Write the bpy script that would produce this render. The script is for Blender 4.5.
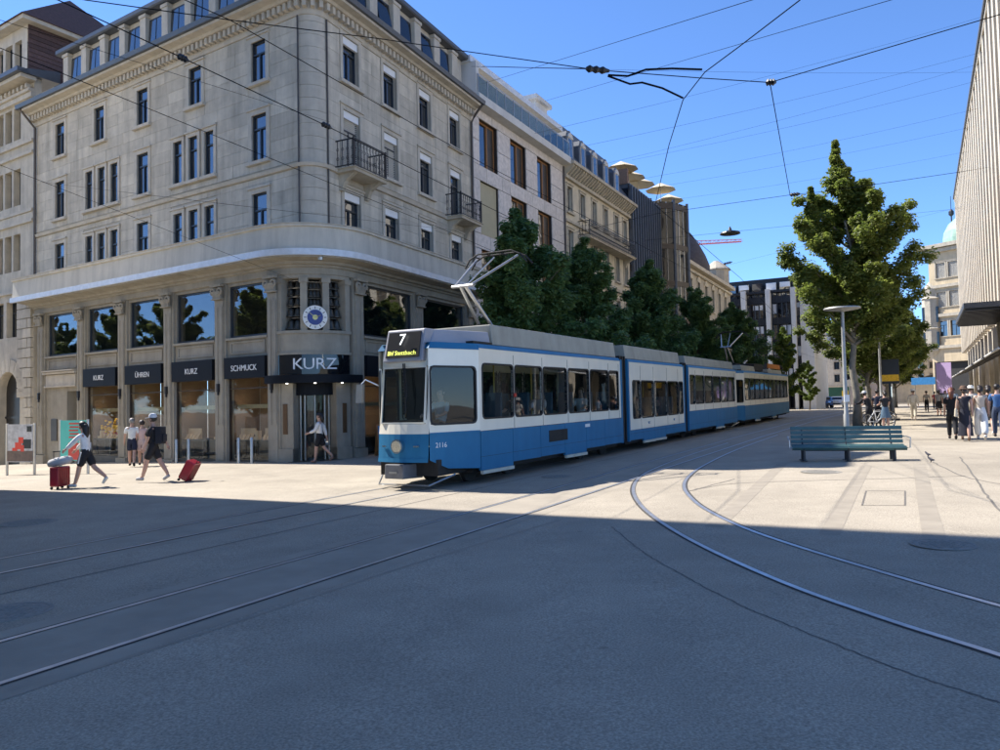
import bpy, bmesh, math, random
from mathutils import Vector, Matrix
rnd = random.Random(7)
S = bpy.context.scene
for o in list(bpy.data.objects): bpy.data.objects.remove(o)
COL = S.collection
R = math.radians
# ------------------------------------------------------------------ camera, sky, sun, exposure
FPX, CXP, CYP, CH = 751.0, 500.0, 375.0, 1.72
ROLL = math.atan(.0215); PITCH = math.atan((404.75-375)/FPX*math.cos(ROLL))
FW = Vector((0, math.cos(PITCH), math.sin(PITCH))); UP0 = Vector((0, -math.sin(PITCH), math.cos(PITCH)))
RT = Vector((1, 0, 0))*math.cos(ROLL)-UP0*math.sin(ROLL); UPV = Vector((1, 0, 0))*math.sin(ROLL)+UP0*math.cos(ROLL)
CAM = Vector((0, 0, CH))
cd = bpy.data.cameras.new('camera'); cam = bpy.data.objects.new('camera', cd); COL.objects.link(cam)
cam.matrix_world = Matrix(((RT.x, UPV.x, -FW.x, 0), (RT.y, UPV.y, -FW.y, 0), (RT.z, UPV.z, -FW.z, CH), (0, 0, 0, 1)))
cd.sensor_width = 36; cd.lens = FPX/1000*36; cd.clip_start = .05; cd.clip_end = 3000
S.camera = cam
SUN_AZ = 31.0      # the sun stands left of the view and beyond, shadows run to the right and towards the camera
SUN_EL = 48.5
sdir = Vector((-math.cos(R(SUN_AZ))*math.cos(R(SUN_EL)), math.sin(R(SUN_AZ))*math.cos(R(SUN_EL)), math.sin(R(SUN_EL))))
W = bpy.data.worlds.new('World'); S.world = W; W.use_nodes = True
nt = W.node_tree; nt.nodes.clear()
sky = nt.nodes.new('ShaderNodeTexSky'); sky.sky_type = 'NISHITA'; sky.sun_disc = False
sky.sun_elevation = R(SUN_EL); sky.sun_rotation = math.atan2(sdir.x, sdir.y); sky.altitude = 400
sky.air_density = .7; sky.dust_density = .0; sky.ozone_density = 10.0
bg = nt.nodes.new('ShaderNodeBackground'); bg.inputs[1].default_value = .135
wo = nt.nodes.new('ShaderNodeOutputWorld')
nt.links.new(sky.outputs[0], bg.inputs[0]); nt.links.new(bg.outputs[0], wo.inputs[0])
sl = bpy.data.lights.new('sun', 'SUN'); sl.energy = 4.3; sl.angle = R(.5); sl.color = (1, .955, .895)
so = bpy.data.objects.new('sun', sl); COL.objects.link(so)
so.rotation_euler = (-sdir).to_track_quat('-Z', 'Y').to_euler(); so.location = (0, 0, 60)
S.view_settings.view_transform = 'Standard'; S.view_settings.look = 'None'
S.view_settings.exposure = 1.15; S.view_settings.gamma = 1.0; S.view_settings.use_curve_mapping = False
S.render.engine = 'CYCLES'; S.cycles.max_bounces = 12; S.cycles.diffuse_bounces = 6; S.cycles.transparent_max_bounces = 16
# ------------------------------------------------------------------ pixel -> place (the ground falls gently to the left)
def gz(x, y):
    return (.012 if x < 0 else .017)*max(-30, min(20, x))-.0009*min(22, max(0, -x-3))**2
def ray(x, y): return FW+RT*((x-CXP)/FPX)-UPV*((y-CYP)/FPX)
def G(x, y):
    d = ray(x, y); t = CH/max(1e-4, -d.z)
    for _ in range(60):
        p = CAM+d*t; t += (p.z-gz(p.x, p.y))/max(.02, -d.z)*.7
    return CAM+d*t
def ZP(x, y, z): d = ray(x, y); return CAM+d*((z-CH)/d.z)      # point of a sight line at a known height
def g0(x, y): return Vector((x, y, gz(x, y)))
class Fr:                                                      # a facade frame: s along, o outward, z up
    def __init__(f, p, ang, flip=False):
        a = R(ang); f.p = Vector((p[0], p[1])); f.d = Vector((math.sin(a), math.cos(a))); f.n = Vector((f.d.y, -f.d.x))
        if flip: f.n = -f.n
        f.rz = math.atan2(f.d.y, f.d.x)
    def __call__(f, s, o, z): q = f.p+f.d*s+f.n*o; return (q.x, q.y, z)
ID = lambda s, o, z: (s, o, z)
# ------------------------------------------------------------------ objects
def tag(o, label=None, cat=None, group=None, kind=None):
    if label: o['label'] = label
    if cat: o['category'] = cat
    if group: o['group'] = group
    if kind: o['kind'] = kind
    return o
WM = {}
def thing(name, loc, label, cat, group=None, rz=0, sc=1):
    o = bpy.data.objects.new(name, None); COL.objects.link(o); o.location = loc; o.rotation_euler = (0, 0, rz); o.scale = (sc,)*3
    o.empty_display_size = .2
    WM[o.name] = Matrix.Translation(Vector(loc)) @ Matrix.Rotation(rz, 4, 'Z') @ Matrix.Scale(sc, 4)
    return tag(o, label, cat, group)
def adopt(o, parent, local=False):
    if parent is not None:
        o.parent = parent
        if not local and parent.name in WM: o.matrix_parent_inverse = WM[parent.name].inverted()
    return o
class MB:
    def __init__(m, fr=ID): m.v = []; m.f = []; m.fr = fr; m.mi = []; m.cur = 0
    def add(m, vs, fs):
        b = len(m.v); m.v += [m.fr(*p) for p in vs]; m.f += [tuple(b+i for i in f) for f in fs]; m.mi += [m.cur]*len(fs); return m
    def box(m, a0, a1, b0, b1, c0, c1):
        return m.add([(a0, b0, c0), (a1, b0, c0), (a1, b1, c0), (a0, b1, c0), (a0, b0, c1), (a1, b0, c1), (a1, b1, c1), (a0, b1, c1)],
                     [(0, 3, 2, 1), (4, 5, 6, 7), (0, 1, 5, 4), (1, 2, 6, 5), (2, 3, 7, 6), (3, 0, 4, 7)])
    def hexa(m, p): return m.add(p, [(0, 3, 2, 1), (4, 5, 6, 7), (0, 1, 5, 4), (1, 2, 6, 5), (2, 3, 7, 6), (3, 0, 4, 7)])
    def quad(m, *p): return m.add(p, [tuple(range(len(p)))])
    def tube(m, pts, r, n=6, cap=True):
        pts = [Vector(p) for p in pts]; rs = r if isinstance(r, (list, tuple)) else [r]*len(pts); vs = []; fs = []
        for i, p in enumerate(pts):
            t = (pts[min(i+1, len(pts)-1)]-pts[max(i-1, 0)])
            if t.length < 1e-9: t = Vector((0, 0, 1))
            t.normalize(); a = Vector((0, 0, 1)) if abs(t.z) < .9 else Vector((1, 0, 0))
            u = t.cross(a).normalized(); w = t.cross(u)
            for k in range(n):
                q = p+(u*math.cos(2*math.pi*k/n)+w*math.sin(2*math.pi*k/n))*rs[i]; vs.append(tuple(q))
        for i in range(len(pts)-1):
            for k in range(n): fs.append((i*n+k, i*n+(k+1) % n, (i+1)*n+(k+1) % n, (i+1)*n+k))
        if cap: fs += [tuple(range(n-1, -1, -1)), tuple((len(pts)-1)*n+k for k in range(n))]
        return m.add(vs, fs)
    def lathe(m, c, prof, n=12, cap=True):                      # prof: (radius, z)
        vs = []; fs = []
        for r_, z in prof:
            for k in range(n): a = 2*math.pi*k/n; vs.append((c[0]+r_*math.cos(a), c[1]+r_*math.sin(a), c[2]+z))
        for i in range(len(prof)-1):
            for k in range(n): fs.append((i*n+k, i*n+(k+1) % n, (i+1)*n+(k+1) % n, (i+1)*n+k))
        if cap: fs += [tuple(range(n-1, -1, -1)), tuple((len(prof)-1)*n+k for k in range(n))]
        return m.add(vs, fs)
    def disc(m, c, u, w, r, th, n=16):                          # disc of thickness th, axis u x w
        c = Vector(c); u = Vector(u).normalized(); w = Vector(w).normalized(); a = u.cross(w)
        vs = [tuple(c+a*h+(u*math.cos(2*math.pi*k/n)+w*math.sin(2*math.pi*k/n))*r) for h in (-th/2, th/2) for k in range(n)]
        return m.add(vs, [tuple(range(n-1, -1, -1)), tuple(range(n, 2*n))]+[(k, (k+1) % n, n+(k+1) % n, n+k) for k in range(n)])
    def ring(m, c, u, w, r, rt, n=16, k2=5):                    # torus
        c = Vector(c); u = Vector(u).normalized(); w = Vector(w).normalized(); a = u.cross(w)
        vs = []; fs = []
        for i in range(n):
            e = u*math.cos(2*math.pi*i/n)+w*math.sin(2*math.pi*i/n)
            for j in range(k2):
                vs.append(tuple(c+e*(r+rt*math.cos(2*math.pi*j/k2))+a*rt*math.sin(2*math.pi*j/k2)))
        for i in range(n):
            for j in range(k2): fs.append((i*k2+j, ((i+1) % n)*k2+j, ((i+1) % n)*k2+(j+1) % k2, i*k2+(j+1) % k2))
        return m.add(vs, fs)
    def prism(m, poly, ax, h0, h1):                             # polygon in two of three axes, extruded along axis ax
        def mk(p, h): q = list(p); q.insert(ax, h); return tuple(q)
        n = len(poly); vs = [mk(p, h0) for p in poly]+[mk(p, h1) for p in poly]
        return m.add(vs, [tuple(range(n-1, -1, -1)), tuple(range(n, 2*n))]+[(i, (i+1) % n, n+(i+1) % n, n+i) for i in range(n)])
    def build(m, name, mat, parent=None, smooth=False, local=False, bevel=0):
        me = bpy.data.meshes.new(name); me.from_pydata([tuple(v) for v in m.v], [], m.f)
        mats = mat if isinstance(mat, (list, tuple)) else [mat]
        for x in mats: me.materials.append(x)
        if len(mats) > 1:
            for p, i in zip(me.polygons, m.mi): p.material_index = i
        bm = bmesh.new(); bm.from_mesh(me); bmesh.ops.recalc_face_normals(bm, faces=bm.faces); bm.to_mesh(me); bm.free()
        if smooth:
            for p in me.polygons: p.use_smooth = True
            if smooth != 'all': me.set_sharp_from_angle(angle=R(40))
        o = bpy.data.objects.new(name, me); COL.objects.link(o)
        if bevel:
            b = o.modifiers.new('bevel', 'BEVEL'); b.width = bevel; b.segments = 2; b.limit_method = 'ANGLE'; b.angle_limit = R(40)
        return adopt(o, parent, local)
def struct(o, label=None): o['kind'] = 'structure'; return o
def copy_tree(o, parent=None):
    c = o.copy(); COL.objects.link(c)
    if parent is not None: c.parent = parent
    for ch in o.children: copy_tree(ch, c)
    return c
UNIT = {}
def unit_block(mat):
    if mat.name not in UNIT:
        b = MB(); b.box(-.5, .5, -.5, .5, -.5, .5); me = bpy.data.meshes.new('block'); me.from_pydata(b.v, [], b.f); me.materials.append(mat); UNIT[mat.name] = me
    return UNIT[mat.name]
def block(name, fr, s0, s1, o0, o1, z0, z1, mat, parent):      # a piece that shares one unit mesh
    o = bpy.data.objects.new(name, unit_block(mat)); COL.objects.link(o)
    o.location = fr((s0+s1)/2, (o0+o1)/2, (z0+z1)/2); o.rotation_euler = (0, 0, fr.rz); o.scale = (abs(s1-s0), abs(o1-o0), abs(z1-z0))
    return adopt(o, parent)
# ------------------------------------------------------------------ materials
def mat_new(name):
    m = bpy.data.materials.new(name); m.use_nodes = True; n = m.node_tree; b = n.nodes['Principled BSDF']; return m, n, b
def pm(name, col, rough=.7, var=.12, scale=3., bump=0., bscale=40., metal=0., rand=0., spec=.5, stain=0., stretch=None, coat=0.):
    m, n, b = mat_new(name); L = n.links.new
    b.inputs['Roughness'].default_value = rough; b.inputs['Metallic'].default_value = metal
    b.inputs['Specular IOR Level'].default_value = spec; b.inputs['Coat Weight'].default_value = coat
    tc = n.nodes.new('ShaderNodeTexCoord'); src = tc.outputs['Object']
    geo = n.nodes.new('ShaderNodeNewGeometry'); src = geo.outputs['Position']
    if stretch:
        mp = n.nodes.new('ShaderNodeMapping'); mp.inputs['Scale'].default_value = stretch; L(src, mp.inputs[0]); src = mp.outputs[0]
    no = n.nodes.new('ShaderNodeTexNoise'); no.inputs['Scale'].default_value = scale; no.inputs['Detail'].default_value = 6; no.inputs['Roughness'].default_value = .6
    L(src, no.inputs['Vector'])
    mr = n.nodes.new('ShaderNodeMapRange'); mr.inputs[1].default_value = .25; mr.inputs[2].default_value = .75
    mr.inputs[3].default_value = 1-var; mr.inputs[4].default_value = 1+var; L(no.outputs['Fac'], mr.inputs[0])
    val = mr.outputs[0]
    if rand:
        oi = n.nodes.new('ShaderNodeObjectInfo'); m2 = n.nodes.new('ShaderNodeMapRange'); m2.inputs[3].default_value = 1-rand; m2.inputs[4].default_value = 1+rand
        L(oi.outputs['Random'], m2.inputs[0]); mu = n.nodes.new('ShaderNodeMath'); mu.operation = 'MULTIPLY'; L(val, mu.inputs[0]); L(m2.outputs[0], mu.inputs[1]); val = mu.outputs[0]
    if stain:
        mp2 = n.nodes.new('ShaderNodeMapping'); mp2.inputs['Scale'].default_value = (1.6, 1.6, .16); L(geo.outputs['Position'], mp2.inputs[0])
        n2 = n.nodes.new('ShaderNodeTexNoise'); n2.inputs['Scale'].default_value = 1.4; n2.inputs['Detail'].default_value = 8; n2.inputs['Roughness'].default_value = .65; L(mp2.outputs[0], n2.inputs['Vector'])
        m3 = n.nodes.new('ShaderNodeMapRange'); m3.inputs[1].default_value = .42; m3.inputs[2].default_value = .7; m3.inputs[3].default_value = 1; m3.inputs[4].default_value = 1-stain; L(n2.outputs['Fac'], m3.inputs[0])
        mu = n.nodes.new('ShaderNodeMath'); mu.operation = 'MULTIPLY'; L(val, mu.inputs[0]); L(m3.outputs[0], mu.inputs[1]); val = mu.outputs[0]
    vm = n.nodes.new('ShaderNodeVectorMath'); vm.operation = 'SCALE'; vm.inputs[0].default_value = col[:3]; L(val, vm.inputs['Scale'])
    L(vm.outputs[0], b.inputs['Base Color'])
    if bump:
        nb = n.nodes.new('ShaderNodeTexNoise'); nb.inputs['Scale'].default_value = bscale; nb.inputs['Detail'].default_value = 5; L(geo.outputs['Position'], nb.inputs['Vector'])
        bp = n.nodes.new('ShaderNodeBump'); bp.inputs['Strength'].default_value = bump; bp.inputs['Distance'].default_value = .02; L(nb.outputs['Fac'], bp.inputs['Height']); L(bp.outputs[0], b.inputs['Normal'])
    return m
def glass_mat(name, tint=(.02, .025, .03), rough=.02, wav=.0, ior=1.5, see=0., seecol=(1, 1, 1)):
    # see = 0: dark interior pane; see > 0: share of clear view through the pane
    m, n, b = mat_new(name); L = n.links.new; n.nodes.remove(b); out = n.nodes['Material Output']
    df = n.nodes.new('ShaderNodeBsdfDiffuse'); df.inputs[0].default_value = (*tint, 1)
    gl = n.nodes.new('ShaderNodeBsdfGlossy'); gl.inputs['Roughness'].default_value = rough; gl.inputs[0].default_value = (.95, .97, 1, 1)
    fr = n.nodes.new('ShaderNodeFresnel'); gb = n.nodes.new('ShaderNodeNewGeometry'); mi = n.nodes.new('ShaderNodeMapRange'); mi.inputs[3].default_value = ior; mi.inputs[4].default_value = 1/ior; L(gb.outputs['Backfacing'], mi.inputs[0]); L(mi.outputs[0], fr.inputs[0])   # a thin pane mirrors alike from both sides
    base = df.outputs[0]
    if see:
        tr = n.nodes.new('ShaderNodeBsdfTransparent'); tr.inputs[0].default_value = (*seecol, 1)
        mx0 = n.nodes.new('ShaderNodeMixShader'); mx0.inputs[0].default_value = see; L(df.outputs[0], mx0.inputs[1]); L(tr.outputs[0], mx0.inputs[2]); base = mx0.outputs[0]
    mx = n.nodes.new('ShaderNodeMixShader'); L(fr.outputs[0], mx.inputs[0]); L(base, mx.inputs[1]); L(gl.outputs[0], mx.inputs[2])
    if wav:
        geo = n.nodes.new('ShaderNodeNewGeometry'); nb = n.nodes.new('ShaderNodeTexNoise'); nb.inputs['Scale'].default_value = .9; nb.inputs['Detail'].default_value = 1; L(geo.outputs['Position'], nb.inputs['Vector'])
        bp = n.nodes.new('ShaderNodeBump'); bp.inputs['Strength'].default_value = wav; bp.inputs['Distance'].default_value = .05; L(nb.outputs['Fac'], bp.inputs['Height']); L(bp.outputs[0], gl.inputs['Normal'])
    L(mx.outputs[0], out.inputs[0]); return m
def leaf_mat(name, c1, c2, trans=.35):
    m, n, b = mat_new(name); L = n.links.new; n.nodes.remove(b); out = n.nodes['Material Output']
    geo = n.nodes.new('ShaderNodeNewGeometry'); mix = n.nodes.new('ShaderNodeMix'); mix.data_type = 'RGBA'
    mix.inputs['A'].default_value = (*c1, 1); mix.inputs['B'].default_value = (*c2, 1); L(geo.outputs['Random Per Island'], mix.inputs['Factor'])
    d = n.nodes.new('ShaderNodeBsdfPrincipled'); d.inputs['Roughness'].default_value = .5; d.inputs['Specular IOR Level'].default_value = .35; L(mix.outputs['Result'], d.inputs['Base Color'])
    t = n.nodes.new('ShaderNodeBsdfTranslucent'); hs = n.nodes.new('ShaderNodeHueSaturation'); hs.inputs['Value'].default_value = 1.6; hs.inputs['Saturation'].default_value = 1.1; L(mix.outputs['Result'], hs.inputs['Color']); L(hs.outputs[0], t.inputs[0])
    mx = n.nodes.new('ShaderNodeMixShader'); mx.inputs[0].default_value = trans; L(d.outputs[0], mx.inputs[1]); L(t.outputs[0], mx.inputs[2]); L(mx.outputs[0], out.inputs[0]); return m
def emit_mat(name, col, st):
    m, n, b = mat_new(name); b.inputs['Base Color'].default_value = (*col, 1); b.inputs['Emission Color'].default_value = (*col, 1); b.inputs['Emission Strength'].default_value = st; return m
M = dict(
    lime=pm('limestone', (.56, .50, .40), .85, .16, 2.2, .25, 30, rand=.10, stain=.32),
    limejoint=pm('lime_mortar', (.48, .425, .34), .9, .1),
    limetrim=pm('limestone_trim', (.54, .485, .395), .8, .12, 3, .15, 35, stain=.2),
    limegrey=pm('limestone_ground_floor', (.345, .31, .245), .8, .14, 2.5, .2, 30, stain=.25),
    ledge=pm('ledge_render', (.60, .55, .455), .8, .07, 1.5, .1, 40, stain=.25),
    zinc=pm('zinc_flashing', (.66, .68, .70), .5, .15, 4, metal=.2),
    slate=pm('slate_grey_metal', (.085, .095, .11), .45, .15, 4, .1, 20),
    tile=pm('dark_red_tiles', (.10, .058, .05), .8, .3, 9, .4, 25, rand=.25),
    winframe=pm('window_frame_blue_grey', (.022, .03, .04), .4, .1),
    black=pm('black_paint', (.012, .012, .014), .35, .1),
    blacksat=pm('black_fascia', (.006, .008, .012), .5, .1, spec=.2),
    iron=pm('wrought_iron', (.018, .02, .025), .45, .2),
    dark=pm('dark_interior', (.03, .028, .026), .8, .2),
    white=pm('white_paint', (.78, .78, .76), .4, .04),
    letter=pm('white_letters', (.85, .85, .83), .4, .02),
    steel=pm('brushed_steel', (.50, .50, .49), .35, .1, 8, metal=.85),
    pipe=pm('down_pipe', (.10, .085, .075), .5, .2, metal=.4),
    wood=pm('window_timber', (.30, .135, .045), .5, .2, 4, stretch=(8, 8, 1)),
    traver=pm('travertine', (.62, .56, .51), .75, .22, 5., .3, 12, rand=.06),
    traver_spot=pm('travertine_pits', (.35, .27, .22), .8, .3, 9),
    cream=pm('cream_stone', (.62, .55, .42), .85, .12, 2, .15, 30, stain=.2),
    creamdark=pm('weathered_cream', (.50, .44, .34), .85, .18, 2, .2, 30, stain=.25),
    bronze=pm('bronze_dark', (.05, .04, .033), .4, .2, metal=.3),
    rib=pm('concrete_ribs', (.62, .54, .42), .85, .12, 1.2, .2, 30, stain=.3),
    copper=pm('green_copper', (.27, .42, .32), .6, .25, 1.5, stain=.2),
    concwhite=pm('white_concrete', (.62, .61, .58), .8, .08, 1.2, stain=.15),
    canvas=pm('sand_canvas', (.66, .55, .36), .85, .06, 3),
    asphalt=None,
)
M['pane'] = glass_mat('window_glass', (.012, .015, .02), .015, .25, 2.5)
M['panedark'] = glass_mat('tinted_glass', (.008, .009, .012), .02, .15, 1.55)
M['shop'] = glass_mat('shop_glass', (.02, .02, .02), .01, .05, 1.33, .95, (.92, .95, .95))
M['tramglass'] = glass_mat('tram_glass', (.01, .012, .013), .015, .08, 1.48, .85, (.66, .76, .74))
M['mezz'] = glass_mat('mezzanine_glass', (.012, .014, .016), .012, .12, 1.9, .75, (.9, .94, .94))
M['blind'] = pm('roller_blind', (.62, .61, .57), .6, .05)
M['blindbox'] = pm('blind_box', (.80, .80, .79), .5, .03)
# ------------------------------------------------------------------ ground
def asphalt_mat():
    m, n, b = mat_new('asphalt_light'); L = n.links.new
    geo = n.nodes.new('ShaderNodeNewGeometry'); P_ = geo.outputs['Position']
    def noise(sc, det, lo, hi, a, b2, rough=.6):
        t = n.nodes.new('ShaderNodeTexNoise'); t.inputs['Scale'].default_value = sc; t.inputs['Detail'].default_value = det; t.inputs['Roughness'].default_value = rough; L(P_, t.inputs['Vector'])
        r_ = n.nodes.new('ShaderNodeMapRange'); r_.inputs[1].default_value = lo; r_.inputs[2].default_value = hi; r_.inputs[3].default_value = a; r_.inputs[4].default_value = b2; L(t.outputs['Fac'], r_.inputs[0]); return t, r_.outputs[0]
    _, big = noise(.22, 4, .3, .7, .84, 1.12); _, mid = noise(1.3, 7, .3, .7, .90, 1.09); ft, fine = noise(60, 4, .3, .7, .62, 1.38)
    vo = n.nodes.new('ShaderNodeTexVoronoi'); vo.inputs['Scale'].default_value = 55; L(P_, vo.inputs['Vector'])
    sp = n.nodes.new('ShaderNodeMapRange'); sp.inputs[1].default_value = .0; sp.inputs[2].default_value = .22; sp.inputs[3].default_value = 1.5; sp.inputs[4].default_value = 1.0; L(vo.outputs['Distance'], sp.inputs[0])
    # stains: dark blotches of old chewing gum and drips
    v2 = n.nodes.new('ShaderNodeTexVoronoi'); v2.inputs['Scale'].default_value = 1.1; v2.inputs['Randomness'].default_value = 1; L(P_, v2.inputs['Vector'])
    st = n.nodes.new('ShaderNodeMapRange'); st.inputs[1].default_value = .02; st.inputs[2].default_value = .05; st.inputs[3].default_value = .72; st.inputs[4].default_value = 1; L(v2.outputs['Distance'], st.inputs[0])
    val = big
    for x in (mid, fine, sp.outputs[0], st.outputs[0]):
        mu = n.nodes.new('ShaderNodeMath'); mu.operation = 'MULTIPLY'; L(val, mu.inputs[0]); L(x, mu.inputs[1]); val = mu.outputs[0]
    vm = n.nodes.new('ShaderNodeVectorMath'); vm.operation = 'SCALE'; vm.inputs[0].default_value = (.358, .310, .240); L(val, vm.inputs['Scale']); L(vm.outputs[0], b.inputs['Base Color'])
    b.inputs['Roughness'].default_value = .85; b.inputs['Specular IOR Level'].default_value = .3
    bp = n.nodes.new('ShaderNodeBump'); bp.inputs['Strength'].default_value = .35; bp.inputs['Distance'].default_value = .01; L(ft.outputs['Fac'], bp.inputs['Height']); L(bp.outputs[0], b.inputs['Normal'])
    return m
M['asphalt'] = asphalt_mat()
def axis(lo, hi, step, far):
    a = []; x = lo
    while x <= hi+1e-6: a.append(x); x += step
    return [-f for f in reversed(far) if -f < lo]+a+[f for f in far if f > hi]
xs = axis(-34, 40, .5, [60, 120, 300, 900]); ys = axis(-16, 130, 4, [200, 400, 1000])
mb = MB(); mb.v = [(x, y, gz(x, y)) for y in ys for x in xs]; nx = len(xs)
mb.f = [(j*nx+i, j*nx+i+1, (j+1)*nx+i+1, (j+1)*nx+i) for j in range(len(ys)-1) for i in range(nx-1)]; mb.mi = [0]*len(mb.f)
ground = struct(mb.build('ground', M['asphalt']))
M['railsteel'] = pm('rail_steel', (.60, .60, .60), .4, .2, 6, metal=.9)
M['groove'] = pm('rail_groove', (.05, .046, .042), .9, .3, 12)
M['bed'] = pm('track_bed_asphalt', (.328, .284, .220), .9, .16, 1.5, .3, 60)
M['tar'] = pm('tar_joint', (.15, .135, .115), .9, .25, 9)
M['stripdark'] = pm('darker_strip', (.305, .263, .204), .9, .15, 3, .3, 70)
M['castiron'] = pm('cast_iron', (.25, .23, .195), .8, .3, 20)
ST = R(29.3); SD = Vector((math.sin(ST), math.cos(ST))); SN = Vector((SD.y, -SD.x))      # street direction and its right-hand normal
def SP(s, n): q = SD*s+SN*n; return Vector((q.x, q.y, gz(q.x, q.y)))
class FrS:                                                     # street frame
    rz = math.atan2(SD.y, SD.x)
    def __call__(f, s, n, z): q = SD*s+SN*n; return (q.x, q.y, z)
def smooth_line(pts, k=6):
    pts = [Vector(p) for p in pts]; out = []
    for i in range(len(pts)-1):
        p0, p1, p2, p3 = pts[max(i-1, 0)], pts[i], pts[i+1], pts[min(i+2, len(pts)-1)]
        for j in range(k):
            t = j/k; out.append(.5*((2*p1)+(p2-p0)*t+(2*p0-5*p1+4*p2-p3)*t*t+(3*p1-p0-3*p2+p3)*t**3))
    return out+[pts[-1]]
def ribbon(mb, line, o0, o1, lift):
    vs = []; n = len(line)
    for i, p in enumerate(line):
        t = line[min(i+1, n-1)]-line[max(i-1, 0)]; t = Vector((t.x, t.y)).normalized(); nn = Vector((t.y, -t.x))
        for o in (o0, o1):
            q = Vector((p.x, p.y))+nn*o; vs.append((q.x, q.y, gz(q.x, q.y)+lift))
    return mb.add(vs, [(2*i, 2*i+1, 2*i+3, 2*i+2) for i in range(n-1)])
def rail(line, name='rail', parent=None, side=1):
    m = MB(); m.cur = 0; ribbon(m, line, -.03, .03, .006); m.cur = 1; ribbon(m, line, .032*side, .062*side, .004); m.cur = 2; ribbon(m, line, -.044*side, -.032*side, .004)
    return m.build(name, [M['railsteel'], M['groove'], M['tar']], parent)
def track(name, lines, bed=True):
    t = thing(name, lines[0][len(lines[0])//2], None, None); t['kind'] = 'structure'
    if not bed:
        for i, l in enumerate(lines): rail(l, 'rail', t, 1 if i else -1)
        return t
    a_, b_ = lines; n_ = min(len(a_), len(b_)); mid = [(a_[i]+b_[i])/2 for i in range(n_)]; ribbon(MB(), mid, -.80, .80, .0015).build('track_bed', M['bed'], t)
    for i, l in enumerate(lines): rail(l, 'rail', t, 1 if i else -1)
    return t
sl_ = lambda n0, n1, s0=-25, s1=170: [SP(s0+(s1-s0)*i/60, n0+(n1-n0)*i/60) for i in range(61)]
track('tram_track', [sl_(-10.22, -10.22), sl_(-9.22, -9.22)])
def c2(s): return -5.87-.0145*(s-4) if s < 32 else -6.276
track('tram_track', [[SP(s, c2(s)-.5) for s in range(-25, 171, 3)], [SP(s, c2(s)+.5) for s in range(-25, 171, 3)]])
Fp = [(5.2, -2), (4.2, 1.2), (3.55, 3.5), (3.15, 4.86), (2.86, 5.7), (2.55, 6.9), (2.3, 8.7), (2.2, 10.5), (2.25, 12.4), (2.51, 14.5), (3.04, 16.68), (3.85, 18.8), (5.6, 22.5), (8.3, 27.6)]
Gp = [(6.1, -1.5), (5.1, 1.8), (4.4, 4.1), (3.95, 5.6), (3.62, 6.93), (3.32, 8.4), (3.13, 9.8), (3.1, 11.39), (3.21, 12.8), (3.5, 14.54), (4.05, 16.4), (5.13, 19.07), (7.6, 24.2), (11.6, 31.6)]
track('tram_track', [smooth_line([(x, y, 0) for x, y in Fp]), smooth_line([(x, y, 0) for x, y in Gp])], False)
def seam(pts, w, mat, name, lift=.003, jit=0., k=6):
    l = smooth_line([(p[0], p[1], 0) for p in pts], k)
    r2 = random.Random(3); l = [p+Vector((r2.uniform(-jit, jit), r2.uniform(-jit, jit), 0)) for p in l]
    o = ribbon(MB(), l, -w/2, w/2, lift).build(name, mat, ground, local=True); return o
px = lambda *ps: [(G(*p).x, G(*p).y) for p in ps]
seam([SP(s, -8.1)[:2] for s in range(-12, 60, 3)], .03, M['tar'], 'asphalt_seam')
seam(px((612, 527), (640, 550), (680, 574), (740, 605), (800, 630), (900, 670), (1000, 703)), .016, M['tar'], 'asphalt_crack', jit=.012, k=14)
seam(px((960, 457), (975, 478), (990, 500), (1010, 520)), .035, M['tar'], 'asphalt_crack', jit=.015, k=10)
seam(px((933, 462), (962, 476), (1005, 485)), .03, M['tar'], 'asphalt_crack', jit=.02, k=10)
seam(px((690, 491), (730, 484), (800, 481), (880, 479), (965, 476)), .03, M['tar'], 'asphalt_crack', jit=.02, k=10)
seam(px((690, 491), (712, 485), (735, 479)), .03, M['tar'], 'asphalt_crack', jit=.02, k=8)
for a in ([(783, 463), (750, 494), (714, 527)], [(866, 466), (850, 494), (829, 535)], [(919, 464), (926, 500), (935, 540)]):  # three slightly darker strips running over the asphalt
    seam(px(*a), .24, M['stripdark'], 'darker_strip', .0025)
seam(px((0, 700), (200, 634), (420, 562), (560, 520)), .05, M['stripdark'], 'darker_strip', .0025)
hp = [G(*p) for p in ((866, 491), (905, 491), (905, 505.5), (862, 505.5))]
m = MB()
for i in range(4):
    a, b = hp[i], hp[(i+1) % 4]; ribbon(m, [a+(b-a)*k/6 for k in range(7)], -.012, .012, .0045)
hh = m.build('access_hatch', M['tar']); tag(hh, 'rectangular access hatch outline set flush in the sunlit pavement', 'hatch')
def manhole(p, r, label):
    t = thing('manhole_cover', (p.x, p.y, gz(p.x, p.y)), label, 'manhole', 'manhole covers in the paving')
    a = MB(); a.lathe((0, 0, .003), [(r, 0), (r, .006), (r*.9, .006), (r*.9, .003)], 28); a.build('frame_ring', M['castiron'], t, local=True)
    b = MB(); b.lathe((0, 0, .002), [(r*.88, 0), (r*.88, .006)], 28)
    b.build('cover', M['castiron'], t, local=True)
    c = MB()
    for i in range(-4, 5):
        for j in range(-4, 5):
            if i*i+j*j < 17: c.box(i*r*.18-r*.055, i*r*.18+r*.055, j*r*.18-r*.055, j*r*.18+r*.055, .008, .0115)
    c.build('tread_pattern', M['castiron'], t, local=True)['kind'] = 'stuff'; return t
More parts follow.
